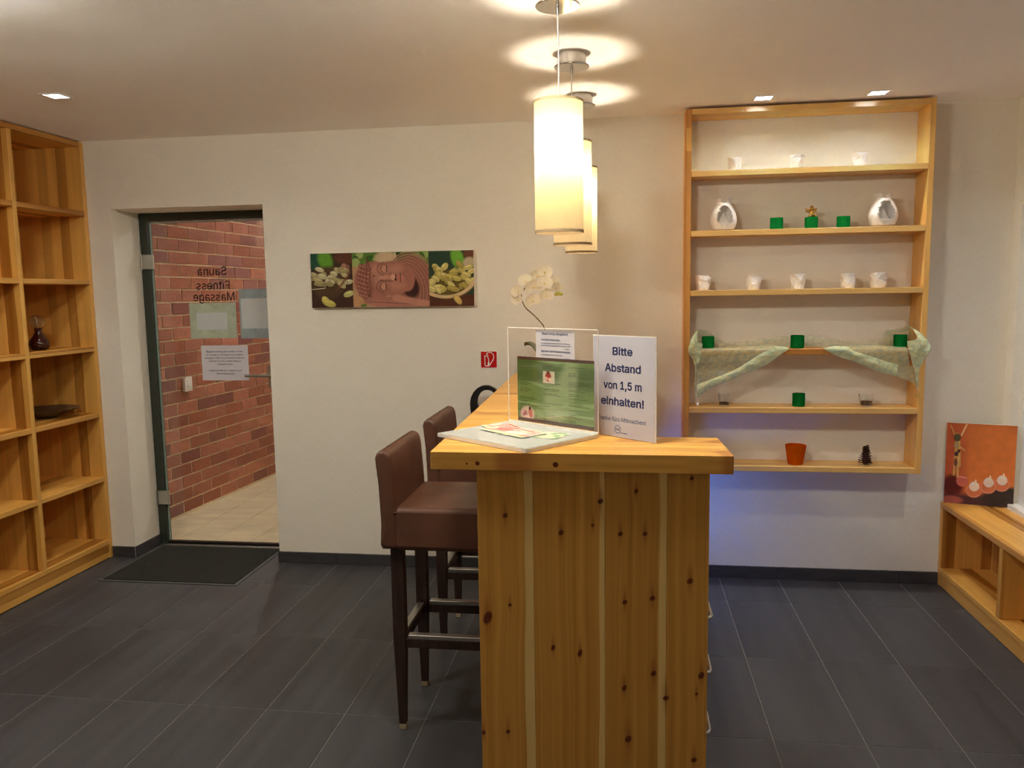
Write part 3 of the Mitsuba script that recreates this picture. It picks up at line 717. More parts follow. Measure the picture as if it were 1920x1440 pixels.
def backrest():
    parts = [(-.21, .014), (-.2055, .005), (-.198, .0), (.198, .0), (.2055, .005), (.21, .014)]
    rings = []
    from shapely.geometry import Polygon
    n = 44
    for y, off in parts:
        q = sh.buffer(-off) if off else sh
        r = q.exterior; P = np.array([r.interpolate(t, normalized=True).coords[0] for t in np.linspace(0, 1, n, endpoint=False)])
        i0 = np.argmin(P[:, 0] + P[:, 1]); P = np.roll(P, -i0, axis=0)
        rings.append(np.stack([P[:, 0], np.full(n, y), P[:, 1]], 1))
    v = np.vstack(rings + [[rings[0].mean(0)], [rings[-1].mean(0)]]); f = []
    for i in range(len(parts) - 1):
        for j in range(n):
            a0, a1, b0, b1 = i * n + j, i * n + (j + 1) % n, (i + 1) * n + j, (i + 1) * n + (j + 1) % n
            f += [(a0, b0, a1), (a1, b0, b1)]
    c0, c1, mm = len(v) - 2, len(v) - 1, (len(parts) - 1) * n
    for j in range(n): f += [(c0, j, (j + 1) % n), (c1, mm + (j + 1) % n, mm + j)]
    t = trimesh.Trimesh(v, f, process=False); t.fix_normals(); return t


def leg(x, y):
    a, b = .0215, .0125
    p = [(x + sx * a, y + sy * a, z) for sx in (-1, 1) for sy in (-1, 1) for z in (.684, .36)] + [(x + sx * b, y + sy * b, .022) for sx in (-1, 1) for sy in (-1, 1)]
    return hull(p)


lx = [(-.2, -.162), (-.2, .162), (.165, -.162), (.165, .162)]
leather_thread = tube(spline([(-.232, -.19, 1.0465), (-.232, .19, 1.0465)], 8), .0012, 6)
ST = dict(seat=mikit.ply(seat_m, 'leather', smooth=45), seam=mikit.ply(rbox(-.2005, .2055, -.2105, .2105, .823, .8265, .0015, 8), 'leather'), backrest=mikit.ply(backrest(), 'leather', smooth=40), seam2=mikit.ply(leather_thread, 'leather'))
LG = [mikit.ply(leg(*p), 'dark_wood') for p in lx]; CP = [mikit.ply(box(p[0] - .0125, p[0] + .0125, p[1] - .0125, p[1] + .0125, .0005, .0222, .001), 'foot_cap') for p in lx]
RL = []
for (xa_, ya_), (xb_, yb_) in ((lx[0], lx[2]), (lx[1], lx[3]), (lx[0], lx[1]), (lx[2], lx[3])):
    if ya_ == yb_:
        w, s = box(xa_ + .0215, xb_ - .0215, ya_ - .013, ya_ + .013, .315, .348), box(xa_ + .03, xb_ - .03, ya_ - .014, ya_ + .014, .3484, .364)
    else:
        w, s = box(xa_ - .013, xa_ + .013, ya_ + .0215, yb_ - .0215, .315, .348), box(xa_ - .014, xa_ + .014, ya_ + .03, yb_ - .03, .3484, .364)
    RL.append((mikit.ply(w, 'dark_wood'), mikit.ply(s, 'brushed')))
for (sx_, sy_, lab) in ((-.6, -1.538, 'brown leather bar stool with low back, the nearer of two at the counter'), (-.605, -.845, 'brown leather bar stool with low back, farther one half hidden by the counter')):
    k = thing('bar_stool', lab, 'bar stool', 'bar stools at the counter'); M = T().translate([sx_, sy_, 0])
    s = put('seat', ST['seat'], k, M); put('seam', ST['seam'], s, M); b = put('backrest', ST['backrest'], k, M); put('seam', ST['seam2'], b, M)
    for a_, c_ in zip(LG, CP): l = put('leg', a_, k, M); put('foot_cap', c_, l, M)
    for w, s_ in RL: r = put('stretcher', w, k, M); put('metal_strip', s_, r, M, label='silver metal footrest strip')
# ------------------------------------------------------------------ pendant lamps
R0, Z0, Z1 = .0758, 1.768, 2.17
can = mikit.ply(lathe([(0, 2.448), (.066, 2.448), (.0675, 2.450), (.0675, 2.4535), (.066, 2.455), (0, 2.455)], 48), 'chrome', smooth=40)
drum = mikit.ply(lathe([(0, 2.4551), (.054, 2.4551), (.055, 2.457), (.055, 2.4995), (0, 2.4995)], 48), 'brushed', smooth=40)
grip = mikit.ply(lathe([(0, 2.424), (.0045, 2.424), (.0052, 2.43), (.0052, 2.4478), (0, 2.4478)], 16), 'brushed', smooth=40)
zz = np.linspace(2.10, 2.424, 26)
cords = [mikit.ply(tube([(a_ * .005 * math.sin(9 * (z - 2.17)) * (2.424 - z) / .3, .002 * math.sin(14 * z) * (2.424 - z) / .3, z) for z in zz], .0024, 8), 'cord', smooth=True) for a_ in (1, -1, .7)]
sh_m = lathe([(R0, Z0 + .008), (R0, Z1 - .006)], 64)
shade = {**mikit.ply(sh_m, 'lamp_fabric', smooth=True), 'emitter': {'type': 'area', 'radiance': {'type': 'rgb', 'value': SHADE}, 'sampling_weight': 3.0}}
rimb = mikit.ply(lathe([(R0 - .001, Z0), (R0 + .0012, Z0), (R0 + .0012, Z0 + .009), (R0 - .001, Z0 + .009), (R0 - .001, Z0)], 64), 'lamp_trim', smooth=30)
rimt = mikit.ply(lathe([(R0 - .001, Z1 - .007), (R0 + .0012, Z1 - .007), (R0 + .0012, Z1), (R0 - .001, Z1), (R0 - .001, Z1 - .007)], 64), 'lamp_trim', smooth=30)
sock = mikit.ply(lathe([(0, 2.062), (.014, 2.062), (.016, 2.07), (.016, 2.098), (.006, 2.104), (0, 2.104)], 20), 'white_plastic', smooth=40)
spi = mikit.ply(cat([cyl((0.002 * math.cos(a_), .002 * math.sin(a_), 1.972), (R0 * math.cos(a_), R0 * math.sin(a_), 1.972), .0012, 6) for a_ in (0, 2.094, 4.189)]), 'brushed')
for i, (y, lab) in enumerate(((-1.841, 'cream cylinder pendant lamp over the counter, nearest and largest of three'), (-1.17, 'cream cylinder pendant lamp, middle of the row of three over the counter'), (-.51, 'cream cylinder pendant lamp, farthest of three, closest to the back wall'))):
    k = thing('pendant_lamp', lab, 'pendant lamp', 'pendant lamps over the counter'); M = T().translate([-.2, y, 0])
    c = put('canopy', can, k, M, label='polished chrome ceiling plate'); put('drum', drum, c, M); put('cord_grip', grip, c, M)
    put('cord', cords[i], k, M); s = put('shade', shade, k, M); put('rim', rimt, s, M); put('rim', rimb, s, M); put('socket', sock, k, M); put('spider', spi, k, M)
    scene[fresh(k + '__bulb')] = {'type': 'sphere', 'center': [-.2, y, 2.03], 'radius': .03, 'bsdf': {'type': 'ref', 'id': 'white_plastic'}, 'emitter': {'type': 'area', 'radiance': {'type': 'rgb', 'value': BULB}, 'sampling_weight': 7.0}}
# ------------------------------------------------------------------ recessed downlights
for (x, y, rec), lab in zip(LEDS, ('square recessed LED downlight in the ceiling above the bookcase', 'square recessed LED downlight above the left half of the wall shelf', 'square recessed LED downlight above the right half of the wall shelf', 'unseen square LED downlight in the ceiling, lighting the bench')):
    k = thing('ceiling_spot', lab, 'downlight', 'recessed downlights')
    add('trim_frame', man(bx(x - .05, x + .05, y - .05, y + .05, H - .004, H - .0003) - bx(x - .039, x + .039, y - .039, y + .039, 0, 5)), 'white_frame', k)
    v = np.array([[x - .039, y - .039, H + rec], [x + .039, y - .039, H + rec], [x + .039, y + .039, H + rec], [x - .039, y + .039, H + rec]])
    scene[fresh(k + '__light_panel')] = {**mikit.ply(trimesh.Trimesh(v, [[0, 2, 1], [0, 3, 2]], process=False), 'white_plastic'), 'emitter': {'type': 'area', 'radiance': {'type': 'rgb', 'value': SPOT}, 'sampling_weight': 1.3}}
    add('housing', man(bx(x - .0415, x + .0415, y - .0415, y + .0415, H + rec + .0005, H + .06)), 'white_frame', k)
for x, y, lab in ((-1.95, -2.42, 'unseen round opal ceiling lamp nearer the bookcase, lighting the walls'), (-.3, -2.36, 'unseen round opal ceiling lamp nearer the counter, lighting the walls')):
    k = thing('unseen_ceiling_lamp', lab, 'ceiling lamp', 'unseen opal ceiling lamps')  # out of view; form and place chosen to light the walls evenly
    add('base_ring', lathe([(0, H - .012), (.15, H - .012), (.155, H - .0005), (0, H - .0005)], 40, (x, y, 0)), 'white_frame', k, smooth=40)
    dm = lathe([(.001, H - .105), (.06, H - .099), (.105, H - .078), (.135, H - .045), (.142, H - .0125)], 40, (x, y, 0))
    if dm.face_normals[0][2] > 0: dm.invert()
    scene[fresh(k + '__opal_dome')] = {**mikit.ply(dm, 'white_plastic', smooth=True), 'emitter': {'type': 'area', 'radiance': {'type': 'rgb', 'value': UNSEEN_DOME}, 'sampling_weight': 5.0}}
# ================================================================== pictures and signs
k = thing('wall_picture', 'wide canvas print of a sleeping stone head between bowls of pods, on the back wall', 'picture')
PXA, PXB, PZA, PZB = -1.757, -.816, 1.515, 1.822
add('canvas', box(PXA, PXB, -.0305, -.0012, PZA, PZB, .002), 'canvas', k)
(v, f), uv = quad(PXB - PXA - .003, PZB - PZA - .003)
add('print', trimesh.Trimesh(v + [PXA + .0015, -.0309, PZA + .0015], f, process=False), 'buddha_print', k, uv=uv)
k = thing('extinguisher_sign', 'small red square sign with white fire extinguisher symbol on the back wall', 'sign')
ex, ez, es = -.7945, 1.1675, .0955
add('plate', box(ex, ex + es, -.003, -.0006, ez, ez + es, .0006), 'white_print', k); add('field', box(ex + .003, ex + es - .003, -.0036, -.0031, ez + .003, ez + es - .003, 0), 'sign_red', k)
P2 = lambda pts: [(ex + es * a, -.0042, ez + es * b) for a, b in pts]
sy = [tube(P2(q), .0026, 6) for q in ([(.22, .68), (.3, .72), (.4, .7), (.47, .6), (.5, .42), (.5, .14)], [(.27, .14), (.27, .66)], [(.27, .12), (.52, .12)], [(.36, .86), (.5, .93), (.66, .9), (.78, .78), (.8, .6), (.72, .42), (.6, .28), (.56, .14)], [(.36, .86), (.42, .78), (.47, .74)], [(.44, .16), (.47, .36)])]
mm = cat(sy); mm.vertices[:, 1] = -.0042 + (mm.vertices[:, 1] + .0042) * .18
add('symbol', mm, 'white_print', k)
k = thing('fire_extinguisher', 'red fire extinguisher with black loop handle on the wall behind the counter', 'fire extinguisher')
qx, qy = -.742, -.092
add('cylinder', lathe([(0, .40), (.06, .40), (.074, .415), (.075, .43), (.075, .86), (.068, .905), (.05, .94), (.03, .955), (.022, .985), (0, .985)], 40, (qx, qy, 0)), 'red_paint', k, smooth=40)
oo = sg.Point(0, 0).buffer(1, quad_segs=24)
outer = shapely.affinity.scale(oo, .088, .102).intersection(sg.box(-.2, -.05, .2, .2)).union(sg.box(-.088, -.16, .088, 0).intersection(shapely.affinity.scale(oo, .088, .16)))
inner = shapely.affinity.translate(shapely.affinity.scale(oo, .057, .066), .008, .012).intersection(sg.box(-.2, -.028, .2, .2))
hd = trimesh.creation.extrude_polygon(outer.difference(inner).buffer(-.004).buffer(.004), .03, engine='earcut')
vv = hd.vertices.copy(); hd.vertices = np.stack([qx + vv[:, 0], qy - .0755 - vv[:, 2] + .0, .984 + vv[:, 1]], 1); hd.invert()
hd.vertices[:, 1] += .045
add('handle_loop', hd, 'black_plastic', k, smooth=30, label='black loop handle')
add('bracket', box(qx - .02, qx + .02, -.018, -.0006, .7, .8, .002), 'steel', k)
k = thing('candle_picture', 'square orange canvas print of burning tealights leaning in the corner on the bench', 'picture')
CA, CB = np.array([1.668, -.020]), np.array([1.968, -.112]); cw = np.linalg.norm(CB - CA); ca = math.atan2(CB[1] - CA[1], CB[0] - CA[0])
CM = trimesh.transformations.rotation_matrix(ca, (0, 0, 1)); CM[:3, 3] = [CA[0], CA[1], .4542]
CM = CM @ trimesh.transformations.rotation_matrix(-.004, (1, 0, 0))
chh = .425
add('canvas', xf(box(0, cw, 0, .015, 0, chh, .0015), CM), 'candle_print', k)
scene.pop(k + '__canvas'); used.discard(k + '__canvas')
add('canvas', xf(box(0, cw, 0, .015, 0, chh, .0015), CM), 'canvas', k)
(v, f), uv = quad(cw - .002, chh - .002)
add('print', xf(trimesh.Trimesh(v + [.001, -.0004, .001], f, process=False), CM), 'candle_print', k, uv=uv)

# ------------------------------------------------------------------ things on the counter
e1, e2 = np.array([.791, -.612]), np.array([.612, .791]); cen = np.array([-.318, -2.034])
AM = np.eye(4); AM[:2, 0] = e1; AM[:2, 1] = e2; AM[:3, 3] = [cen[0], cen[1], 1.1503]
k = thing('display_stand', 'clear acrylic leaflet stand with pale flat tray on the counter corner', 'stand')
add('tray', xf(box(-.19, .19, -.152, .152, .0005, .011, .002), AM), 'acrylic_tray', k)
add('tray_liner', xf(box(-.186, .186, -.148, .148, .0112, .0122, 0), AM), 'acrylic_tray', k)
for a, b, c, d in ((-.19, .19, -.1535, -.1521), (-.1915, -.1901, -.152, .152), (.1901, .1915, -.152, .152)): add('tray_edge', xf(box(a, b, c, d, .001, .0115, 0), AM), 'acrylic_edge', k)
pv = np.array([[-.19, .1525, .0125], [.19, .1525, .0125], [.19, .1525, .32], [-.19, .1525, .32]])
add('upright_panel', xf(trimesh.Trimesh(pv, [[0, 1, 2], [0, 2, 3]], process=False), AM), 'acrylic', k)
add('panel_edge', xf(box(-.19, .19, .1512, .1538, .3202, .323, 0), AM), 'acrylic_edge', k)
for x in (-.1915, .1899): add('panel_edge', xf(box(x, x + .0016, .1512, .1538, .0166, .3198, 0), AM), 'acrylic_edge', k)
add('panel_edge', xf(box(-.19, .19, .149, .156, .0123, .0162, 0), AM), 'acrylic_edge', k)
k = thing('treatment_leaflet', 'green printed treatment leaflet with dark bands standing in the acrylic stand', 'leaflet')
add('card', xf(box(-.150, .174, .1545, .1553, .0185, .229, 0), AM), 'paper', k)
(v, f), uv = quad(.324, .2105)
add('print', xf(trimesh.Trimesh(v + [-.150, .1542, .0185], f, process=False), AM), 'leaflet_print', k, uv=uv)
k = thing('price_sheet', 'white offer sheet with printed lines rising behind the green leaflet', 'price sheet')
add('sheet', xf(box(-.067, .096, .1562, .1568, .02, .317, 0), AM), 'paper', k)
ms = []
for s, x, z, h, b, wd in (('Best Price Angebot', .015, .3015, .0075, True, .108), ('Hot Stone Massage', -.043, .2835, .0058, True, .078), ('Eine Massage mit warmen Steinen, 60 Minuten', -.043, .2735, .0034, False, .12), ('wohltuend und entspannend für Körper und Geist', -.043, .2665, .0034, False, .122), ('59,00 €', .056, .2575, .0034, False, .02),
                          ('Big Back Fußreflexzonenmassage', -.043, .2475, .0058, True, .122), ('Massage für Rücken und Füße', -.043, .2375, .0034, False, .09), ('49,00 €', .056, .2285, .0034, False, .02)):
    m = text(s, h, b, .0003, 'c' if x == .015 else 'l', wd); m.apply_translation((x, .1558, z)); ms.append(xf(m, AM))
add('lettering', cat(ms), 'ink_slate', k)
for (cx, cy, ang, col, nm) in ((.015, .005, .25, 'flyer_print', 'pink flyer lying on top of the pile on the acrylic tray'), (.085, .02, .62, 'flyer_green', 'green flyer under the pink flyers on the acrylic tray'), (-.03, .03, -.02, 'flyer_print', 'pink flyer half under another pink flyer on the acrylic tray')):
    k = thing('flyer', nm, 'flyer', 'flyers on the acrylic tray'); L = AM @ rotz(math.radians(180) * 0 + ang - .35, (cx - .04, cy, .0126 + .0012 * {'flyer_green': 0}.get(col, 1 + (cx > 0))))
    add('sheet', xf(box(-.105, .105, -.05, .05, 0, .0008, 0), L), 'paper', k)
    (v, f), uv = quad(.21, .1); vq = np.stack([v[:, 0] - .105, v[:, 2] - .05, v[:, 0] * 0 + .001], 1)
    add('print', xf(trimesh.Trimesh(vq, f, process=False), L), col, k, uv=uv)
k = thing('distance_notice', 'grey white upright notice asking to keep 1,5 m distance, on the counter', 'notice')
sc, se = np.array([.089, -2.110]), np.array([.753, -.658]); SM = np.eye(4); SM[:2, 0] = se; SM[:2, 1] = [-se[1], se[0]]; SM[:3, 3] = [sc[0], sc[1], 1.1503]
add('sheet', xf(box(-.238, 0, 0, .0008, .002, .302, 0), SM), 'notice_paper', k)
add('holder', xf(box(-.24, .003, .001, .0035, .0004, .304, 0), SM), 'acrylic_edge', k)
add('holder_foot', xf(box(-.23, -.03, .0036, .06, .0004, .002, 0), SM), 'acrylic_edge', k)
for s, z, h, b, w, col, xc in (('Bitte', .2465, .0225, True, .076, 'ink_navy', -.122), ('Abstand', .197, .0225, True, .138, 'ink_navy', -.122), ('von 1,5 m', .1455, .0225, True, .147, 'ink_navy', -.123), ('einhalten!', .097, .0225, True, .166, 'ink_navy', -.124), ('Danke fürs Mitmachen!', .0485, .0125, False, .184, 'ink_slate', -.126)):
    m = text(s, h, b, .0004, 'c', w); m.apply_translation((xc, -.0003, z)); add('lettering', xf(m, SM), col, k)
ring = tube([(-.141 + .0115 * math.cos(a), -.0004, .0245 + .0115 * math.sin(a)) for a in np.linspace(.2, 2 * PI - .1, 40)], .0011, 6)
m = text('bai', .007, True, .0004, 'c', .014); m.apply_translation((-.141, -.0003, .0215)); m2 = text('WELLNESS', .003, False, .0004, 'l', .022); m2.apply_translation((-.127, -.0003, .0135))
ring.vertices[:, 1] *= .5
add('emblem', xf(cat([ring, m, m2]), SM), 'ink_slate', k, label='small round emblem')
# orchid
k = thing('orchid', 'white orchid on a bare stem rising behind the acrylic stand', 'plant')
ox, oy = -.352, -.75
add('pot', lathe([(0, 1.1505), (.042, 1.1505), (.055, 1.25), (.057, 1.252), (.053, 1.252), (.048, 1.235), (0, 1.235)], 32, (ox, oy, 0)), 'terracotta', k, smooth=40)
stem = spline([(ox, oy, 1.235), (-.345, oy, 1.35), (-.36, oy, 1.424), (-.40, oy, 1.475), (-.45, oy, 1.525), (-.463, oy, 1.57), (-.44, oy, 1.61), (-.39, oy - .005, 1.632), (-.335, oy - .01, 1.62), (-.292, oy - .012, 1.588)], 60)
add('stem', tube(stem, np.linspace(.0032, .0018, 60), 8), 'plant_stem', k, smooth=True)


def leaf(a, L, w, lift):
    t = np.linspace(0, 1, 14); c = np.stack([L * t, 0 * t, lift * np.sin(t * 1.9)], 1); wd = w * np.sin(PI * np.clip(t * .93 + .07, 0, 1)) ** .7
    v = []
    for i in range(14): v += [c[i] + [0, -wd[i], .012], c[i], c[i] + [0, wd[i], .012]]
    f = []
    for i in range(13):
        for j in range(2): q = i * 3 + j; f += [(q, q + 3, q + 4), (q, q + 4, q + 1)]
    v = np.array(v); up = trimesh.Trimesh(v, f, process=False); lo = trimesh.Trimesh(v - [0, 0, .003], np.array(f)[:, ::-1], process=False)
    return xf(cat([up, lo]), rotz(a, (ox, oy, 1.24)))


for a, L, w, li in ((2.75, .115, .026, .105), (-.4, .13, .028, .05), (1.2, .12, .028, .08)): add('leaf', leaf(a, L, w, li), 'plant_leaf', k, smooth=True)


def petal(L, w, curl):
    t = np.linspace(0, 1, 7); s = np.linspace(-1, 1, 5); v = []
    wd = w * np.sin(PI * np.clip(.12 + .86 * t, 0, 1)) ** .6
    for i, a in enumerate(t):
        for b in s: v.append([L * a, wd[i] * b, curl * a * a + .12 * wd[i] * b * b])
    f = []
    for i in range(6):
        for j in range(4): q = i * 5 + j; f += [(q, q + 5, q + 6), (q, q + 6, q + 1)]
    return trimesh.Trimesh(np.array(v), f, process=False)


fm = [xf(petal(.036, .024, .010), rotz(a)) for a in (.22, PI - .22)] + [xf(petal(.034, .0125, .008), rotz(a)) for a in (PI / 2, PI / 2 + 2.1, PI / 2 - 2.1)]
fshape = mikit.ply(cat(fm), 'petal', smooth=True); lshape = mikit.ply(cat([rbox(-.0035, .0035, -.007, .002, .002, .008, .003, 8), rbox(-.006, .006, -.005, 0, .0, .004, .0019, 8)]), 'petal_lip', smooth=40)
rg = random.Random(5)
for (fx, fz, dy, yaw, sc_) in ((-.408, 1.548, -.03, .3, 1.0), (-.478, 1.555, -.01, -.5, .95), (-.474, 1.592, -.028, -.25, .92), (-.437, 1.635, -.035, -.1, 1.0), (-.400, 1.612, -.045, .1, 1.08), (-.386, 1.660, -.02, .2, .95), (-.351, 1.676, -.03, .15, 1.0), (-.345, 1.570, -.04, .35, 1.0), (-.352, 1.625, -.05, .25, 1.05), (-.312, 1.632, -.025, .6, .85), (-.302, 1.604, -.035, .7, .8)):
    M = T().translate([fx, oy + dy, fz]).rotate([0, 0, 1], math.degrees(yaw)).rotate([1, 0, 0], 90 + rg.uniform(-18, 22)).rotate([0, 0, 1], rg.uniform(-25, 25)).scale(sc_)
    fk = put('flower', fshape, k, M); put('lip', lshape, fk, M, label='yellow flower lip')
for bx_, bz_ in ((-.292, 1.582), (-.281, 1.575), (-.300, 1.574)):
    b = trimesh.creation.icosphere(2, .0085); b.vertices *= [1.35, .8, .8]; add('bud', xf(b, rotz(0, (bx_, oy - .02, bz_))), 'flower_bud', k, smooth=True, label='green flower bud')

# ================================================================== things on the wall shelf
def crumpled(seed, rt, rb, h, th=.003):
    rg = np.random.default_rng(seed); n = 9; rows = 5
    zs = [0, .28, .55, .82, 1.0]; ang0 = rg.uniform(0, 6)
    out = []
    for i in range(rows):
        r = rb + (rt - rb) * zs[i] ** .8
        for j in range(n):
            a = ang0 + 2 * PI * (j + .5 * (i % 2)) / n + rg.normal(0, .07); q = (1 + (rg.normal(0, .085) if 0 < i < 4 else rg.normal(0, .015)))
            z = h * zs[i] + (rg.normal(0, .0045) if 0 < i < 4 else (rg.normal(0, .0012) if i == 4 else 0))
            out.append((r * q * math.cos(a), r * q * math.sin(a), z))
    out = np.array(out); c = np.array([0, 0, 0]); inn = out[n:].copy()
    k_ = (np.linalg.norm(inn[:, :2], axis=1) - th) / np.linalg.norm(inn[:, :2], axis=1); inn[:, :2] *= k_[:, None]; inn[:n, 2] = np.minimum(inn[:n, 2], h * .3)
    v = np.vstack([out, inn, [[0, 0, 0]], [[0, 0, th]]]); f = []
    for i in range(rows - 1):
        for j in range(n):
            a0, a1, b0, b1 = i * n + j, i * n + (j + 1) % n, (i + 1) * n + j, (i + 1) * n + (j + 1) % n
            f += ([(a0, a1, b0), (a1, b1, b0)] if i % 2 == 0 else [(a0, a1, b1), (a0, b1, b0)])
    o2 = rows * n
    for i in range(rows - 2):
        for j in range(n):
            a0, a1, b0, b1 = o2 + i * n + j, o2 + i * n + (j + 1) % n, o2 + (i + 1) * n + j, o2 + (i + 1) * n + (j + 1) % n
            f += [(a0, b0, a1), (a1, b0, b1)]
    t0, t1 = (rows - 1) * n, o2 + (rows - 2) * n
    for j in range(n):
        f += [(t0 + j, t0 + (j + 1) % n, t1 + (j + 1) % n), (t0 + j, t1 + (j + 1) % n, t1 + j), (len(v) - 2, (j + 1) % n, j), (len(v) - 1, o2 + j, o2 + (j + 1) % n)]
    return trimesh.Trimesh(v, f, process=False)


YS = -.098
cups = [(1, .562, .074, .068, 'white crumpled ceramic cup, left one on the top board of the wall shelf', 'top'), (1, .866, .075, .07, 'white crumpled ceramic cup, middle one on the top board of the wall shelf', 'top'), (1, 1.17, .077, .068, 'white crumpled ceramic cup, right one on the top board of the wall shelf', 'top'),
        (3, .41, .082, .076, 'white crumpled ceramic cup, first from the left on the third board', '3'), (3, .666, .079, .075, 'white crumpled ceramic cup, second from the left on the third board', '3'), (3, .886, .081, .074, 'white crumpled ceramic cup, middle one of five on the third board', '3'),
        (3, 1.131, .081, .074, 'white crumpled ceramic cup, fourth from the left on the third board', '3'), (3, 1.278, .088, .075, 'white crumpled ceramic cup with flared rim, last on the right of the third board', '3')]
for i, (s, x, d, h, lab, g) in enumerate(cups):
    k = tag(fresh('ceramic_cup'), lab, 'cup', 'white cups on the top board' if s == 1 else 'white cups on the third board')
    scene[k] = mikit.ply(xf(crumpled(40 + i, d / 2, d / 2 * (.8 if i < 7 else .76), h), rotz(0, (x, YS, SZ[s] + .0004))), 'ceramic')


def votive(x, y, z, d, h, lab, wax='wax'):
    k = thing('tealight_glass', lab, 'candle glass', 'green tealight glasses')
    r = d / 2
    add('glass', lathe([(0, 0), (r * .97, 0), (r, .004), (r, h), (r - .0028, h), (r - .0032, .006), (0, .006)], 32, (x, y, z + .0004)), 'green_glass', k, smooth=30)
    add('tealight', lathe([(0, .0065), (r * .74, .0065), (r * .74, .02), (r * .68, .0205), (0, .019)], 24, (x, y, z)), wax, k, smooth=30)


votive(.775, YS, SZ[2], .0635, .0595, 'green tealight glass on the second board, left of the gold figurine')
votive(.945, YS, SZ[2], .0635, .0575, 'green tealight glass with the gold figurine on it, second board')
votive(1.101, YS, SZ[2], .0645, .0575, 'green tealight glass on the second board, right of the gold figurine')
votive(.4385, -.118, SZ[4] + .003, .0635, .061, 'green tealight glass at the left end of the draped fabric')
votive(.888, -.118, SZ[4] + .001, .067, .065, 'green tealight glass in the middle of the draped board')
votive(1.389, -.118, SZ[4] + .003, .0635, .062, 'green tealight glass hooded by the right end of the draped fabric')
votive(.906, YS, SZ[5], .0625, .066, 'green tealight glass on the board under the draped fabric')
# figurine
k = tag(fresh('figurine'), 'tiny gold cherub figurine sitting on the middle green glass', 'figurine')


def blob(bones):
    M = manifold3d.Manifold()
    for (a, ra), (b, rb) in bones:
        M = M + manifold3d.Manifold.batch_hull([manifold3d.Manifold.sphere(ra, 14).translate(a), manifold3d.Manifold.sphere(rb, 14).translate(b)])
    m = man(M.refine_to_length(.0025)); trimesh.smoothing.filter_taubin(m, iterations=6); return m


fb = blob([(((0, 0, .014), .0125), ((0, 0, .028), .0105)), (((0, -.002, .043), .0115), ((0, -.001, .045), .0112)), (((0, 0, .03), .006), ((0, -.001, .04), .006)),
           (((-.009, 0, .031), .0045), ((-.017, -.005, .027), .004)), (((-.017, -.005, .027), .004), ((-.013, -.01, .037), .0035)), (((.009, 0, .031), .0045), ((.018, -.004, .029), .004)), (((.018, -.004, .029), .004), ((.022, -.006, .042), .0035)),
           (((-.007, -.004, .01), .007), ((-.013, -.017, .009), .0055)), (((-.013, -.017, .009), .0055), ((-.008, -.02, .0045), .0045)), (((.007, -.004, .01), .007), ((.014, -.017, .009), .0055)), (((.014, -.017, .009), .0055), ((.016, -.02, .0045), .0045)),
           (((-.008, .008, .034), .003), ((-.026, .012, .042), .004)), (((-.008, .008, .03), .003), ((-.025, .012, .03), .0045)), (((.008, .008, .034), .003), ((.026, .012, .044), .004)), (((-.005, 0, .053), .0035), ((.004, -.001, .055), .003)), (((-.012, .004, .0045), .0045), ((.012, .004, .0045), .0045))])
scene[k] = mikit.ply(xf(fb, rotz(0, (.946, YS, SZ[2] + .0583))), 'gold', smooth=True)


def burner(x, z, w, h, seed, lab):
    k = thing('aroma_lamp', lab, 'aroma lamp', 'white aroma lamps')
    R = w / 2; rg = np.random.default_rng(seed)
    prof = [(.0, 0), (.62, 0), (.80, .05), (.94, .18), (1.0, .32), (.97, .46), (.85, .62), (.68, .76), (.54, .83), (.50, .88), (.56, .94), (.66, 1.0)]
    o = [(R * a, h * b) for a, b in prof]; t = .0055
    inn = [(max(r - t, 0), z_) for r, z_ in o[::-1] if z_ > .03 * h] ; inn += [(0, .045 * h)]
    body = to_man(lathe(o + [(R * .66 - t, h)] + inn[1:] , 40))
    pts = []
    base = [(-.50, .24), (-.62, .34), (-.56, .44), (-.58, .54), (-.40, .64), (-.30, .75), (-.05, .78), (.22, .76), (.36, .67), (.46, .56), (.60, .46), (.56, .34), (.62, .26), (.40, .20), (.1, .215), (-.2, .19)]
    for i, (a, b) in enumerate(base):
        a2, b2 = base[(i + 1) % len(base)]
        for s in np.linspace(0, 1, 4, endpoint=False):
            pts.append((R * (a + (a2 - a) * s + (.085 if len(pts) % 2 else -.06) + rg.normal(0, .04)), h * (b + (b2 - b) * s + rg.normal(0, .016))))
    cut = sg.Polygon(pts).buffer(0); cut = max(getattr(cut, 'geoms', [cut]), key=lambda q: q.area)
    nk = sg.Polygon([(-.30 * R, h * 1.05), (-.22 * R, h * .9), (.0, h * .86), (.22 * R, h * .9), (.32 * R, h * 1.05)])

    def through(poly, y0, y1):
        m_ = trimesh.creation.extrude_polygon(poly, y1 - y0, engine='earcut'); q = m_.vertices.copy(); m_.vertices = np.stack([q[:, 0], y0 + (y1 - y0) - q[:, 2], q[:, 1]], 1)
        if m_.volume < 0: m_.invert()
        return to_man(m_)
    body = body - through(cut, -R * 1.5, 0) - through(nk, -R * 1.5, R * 1.5)
    P = rotz(0, (x, -.1, z + .0004))
    add('body', xf(man(body), P), 'ceramic', k, smooth=25, label='broken open pear shaped pot')
    add('platform', xf(lathe([(0, h * .2), (R * .6, h * .2), (R * .6, h * .235), (0, h * .235)], 24), P), 'ceramic', k)
    add('cone_chimney', xf(hull([(-R * .42, -.0, h * .236), (R * .42, -.0, h * .236), (-R * .42, .02, h * .236), (R * .42, .02, h * .236), (0, .006, h * .6), (0, .012, h * .6)]), P), 'ceramic', k)
    add('dish', xf(lathe([(0, h * .80), (R * .3, h * .82), (R * .47, h * .865), (R * .45, h * .87), (R * .28, h * .835), (0, h * .815)], 24), P), 'ceramic', k)


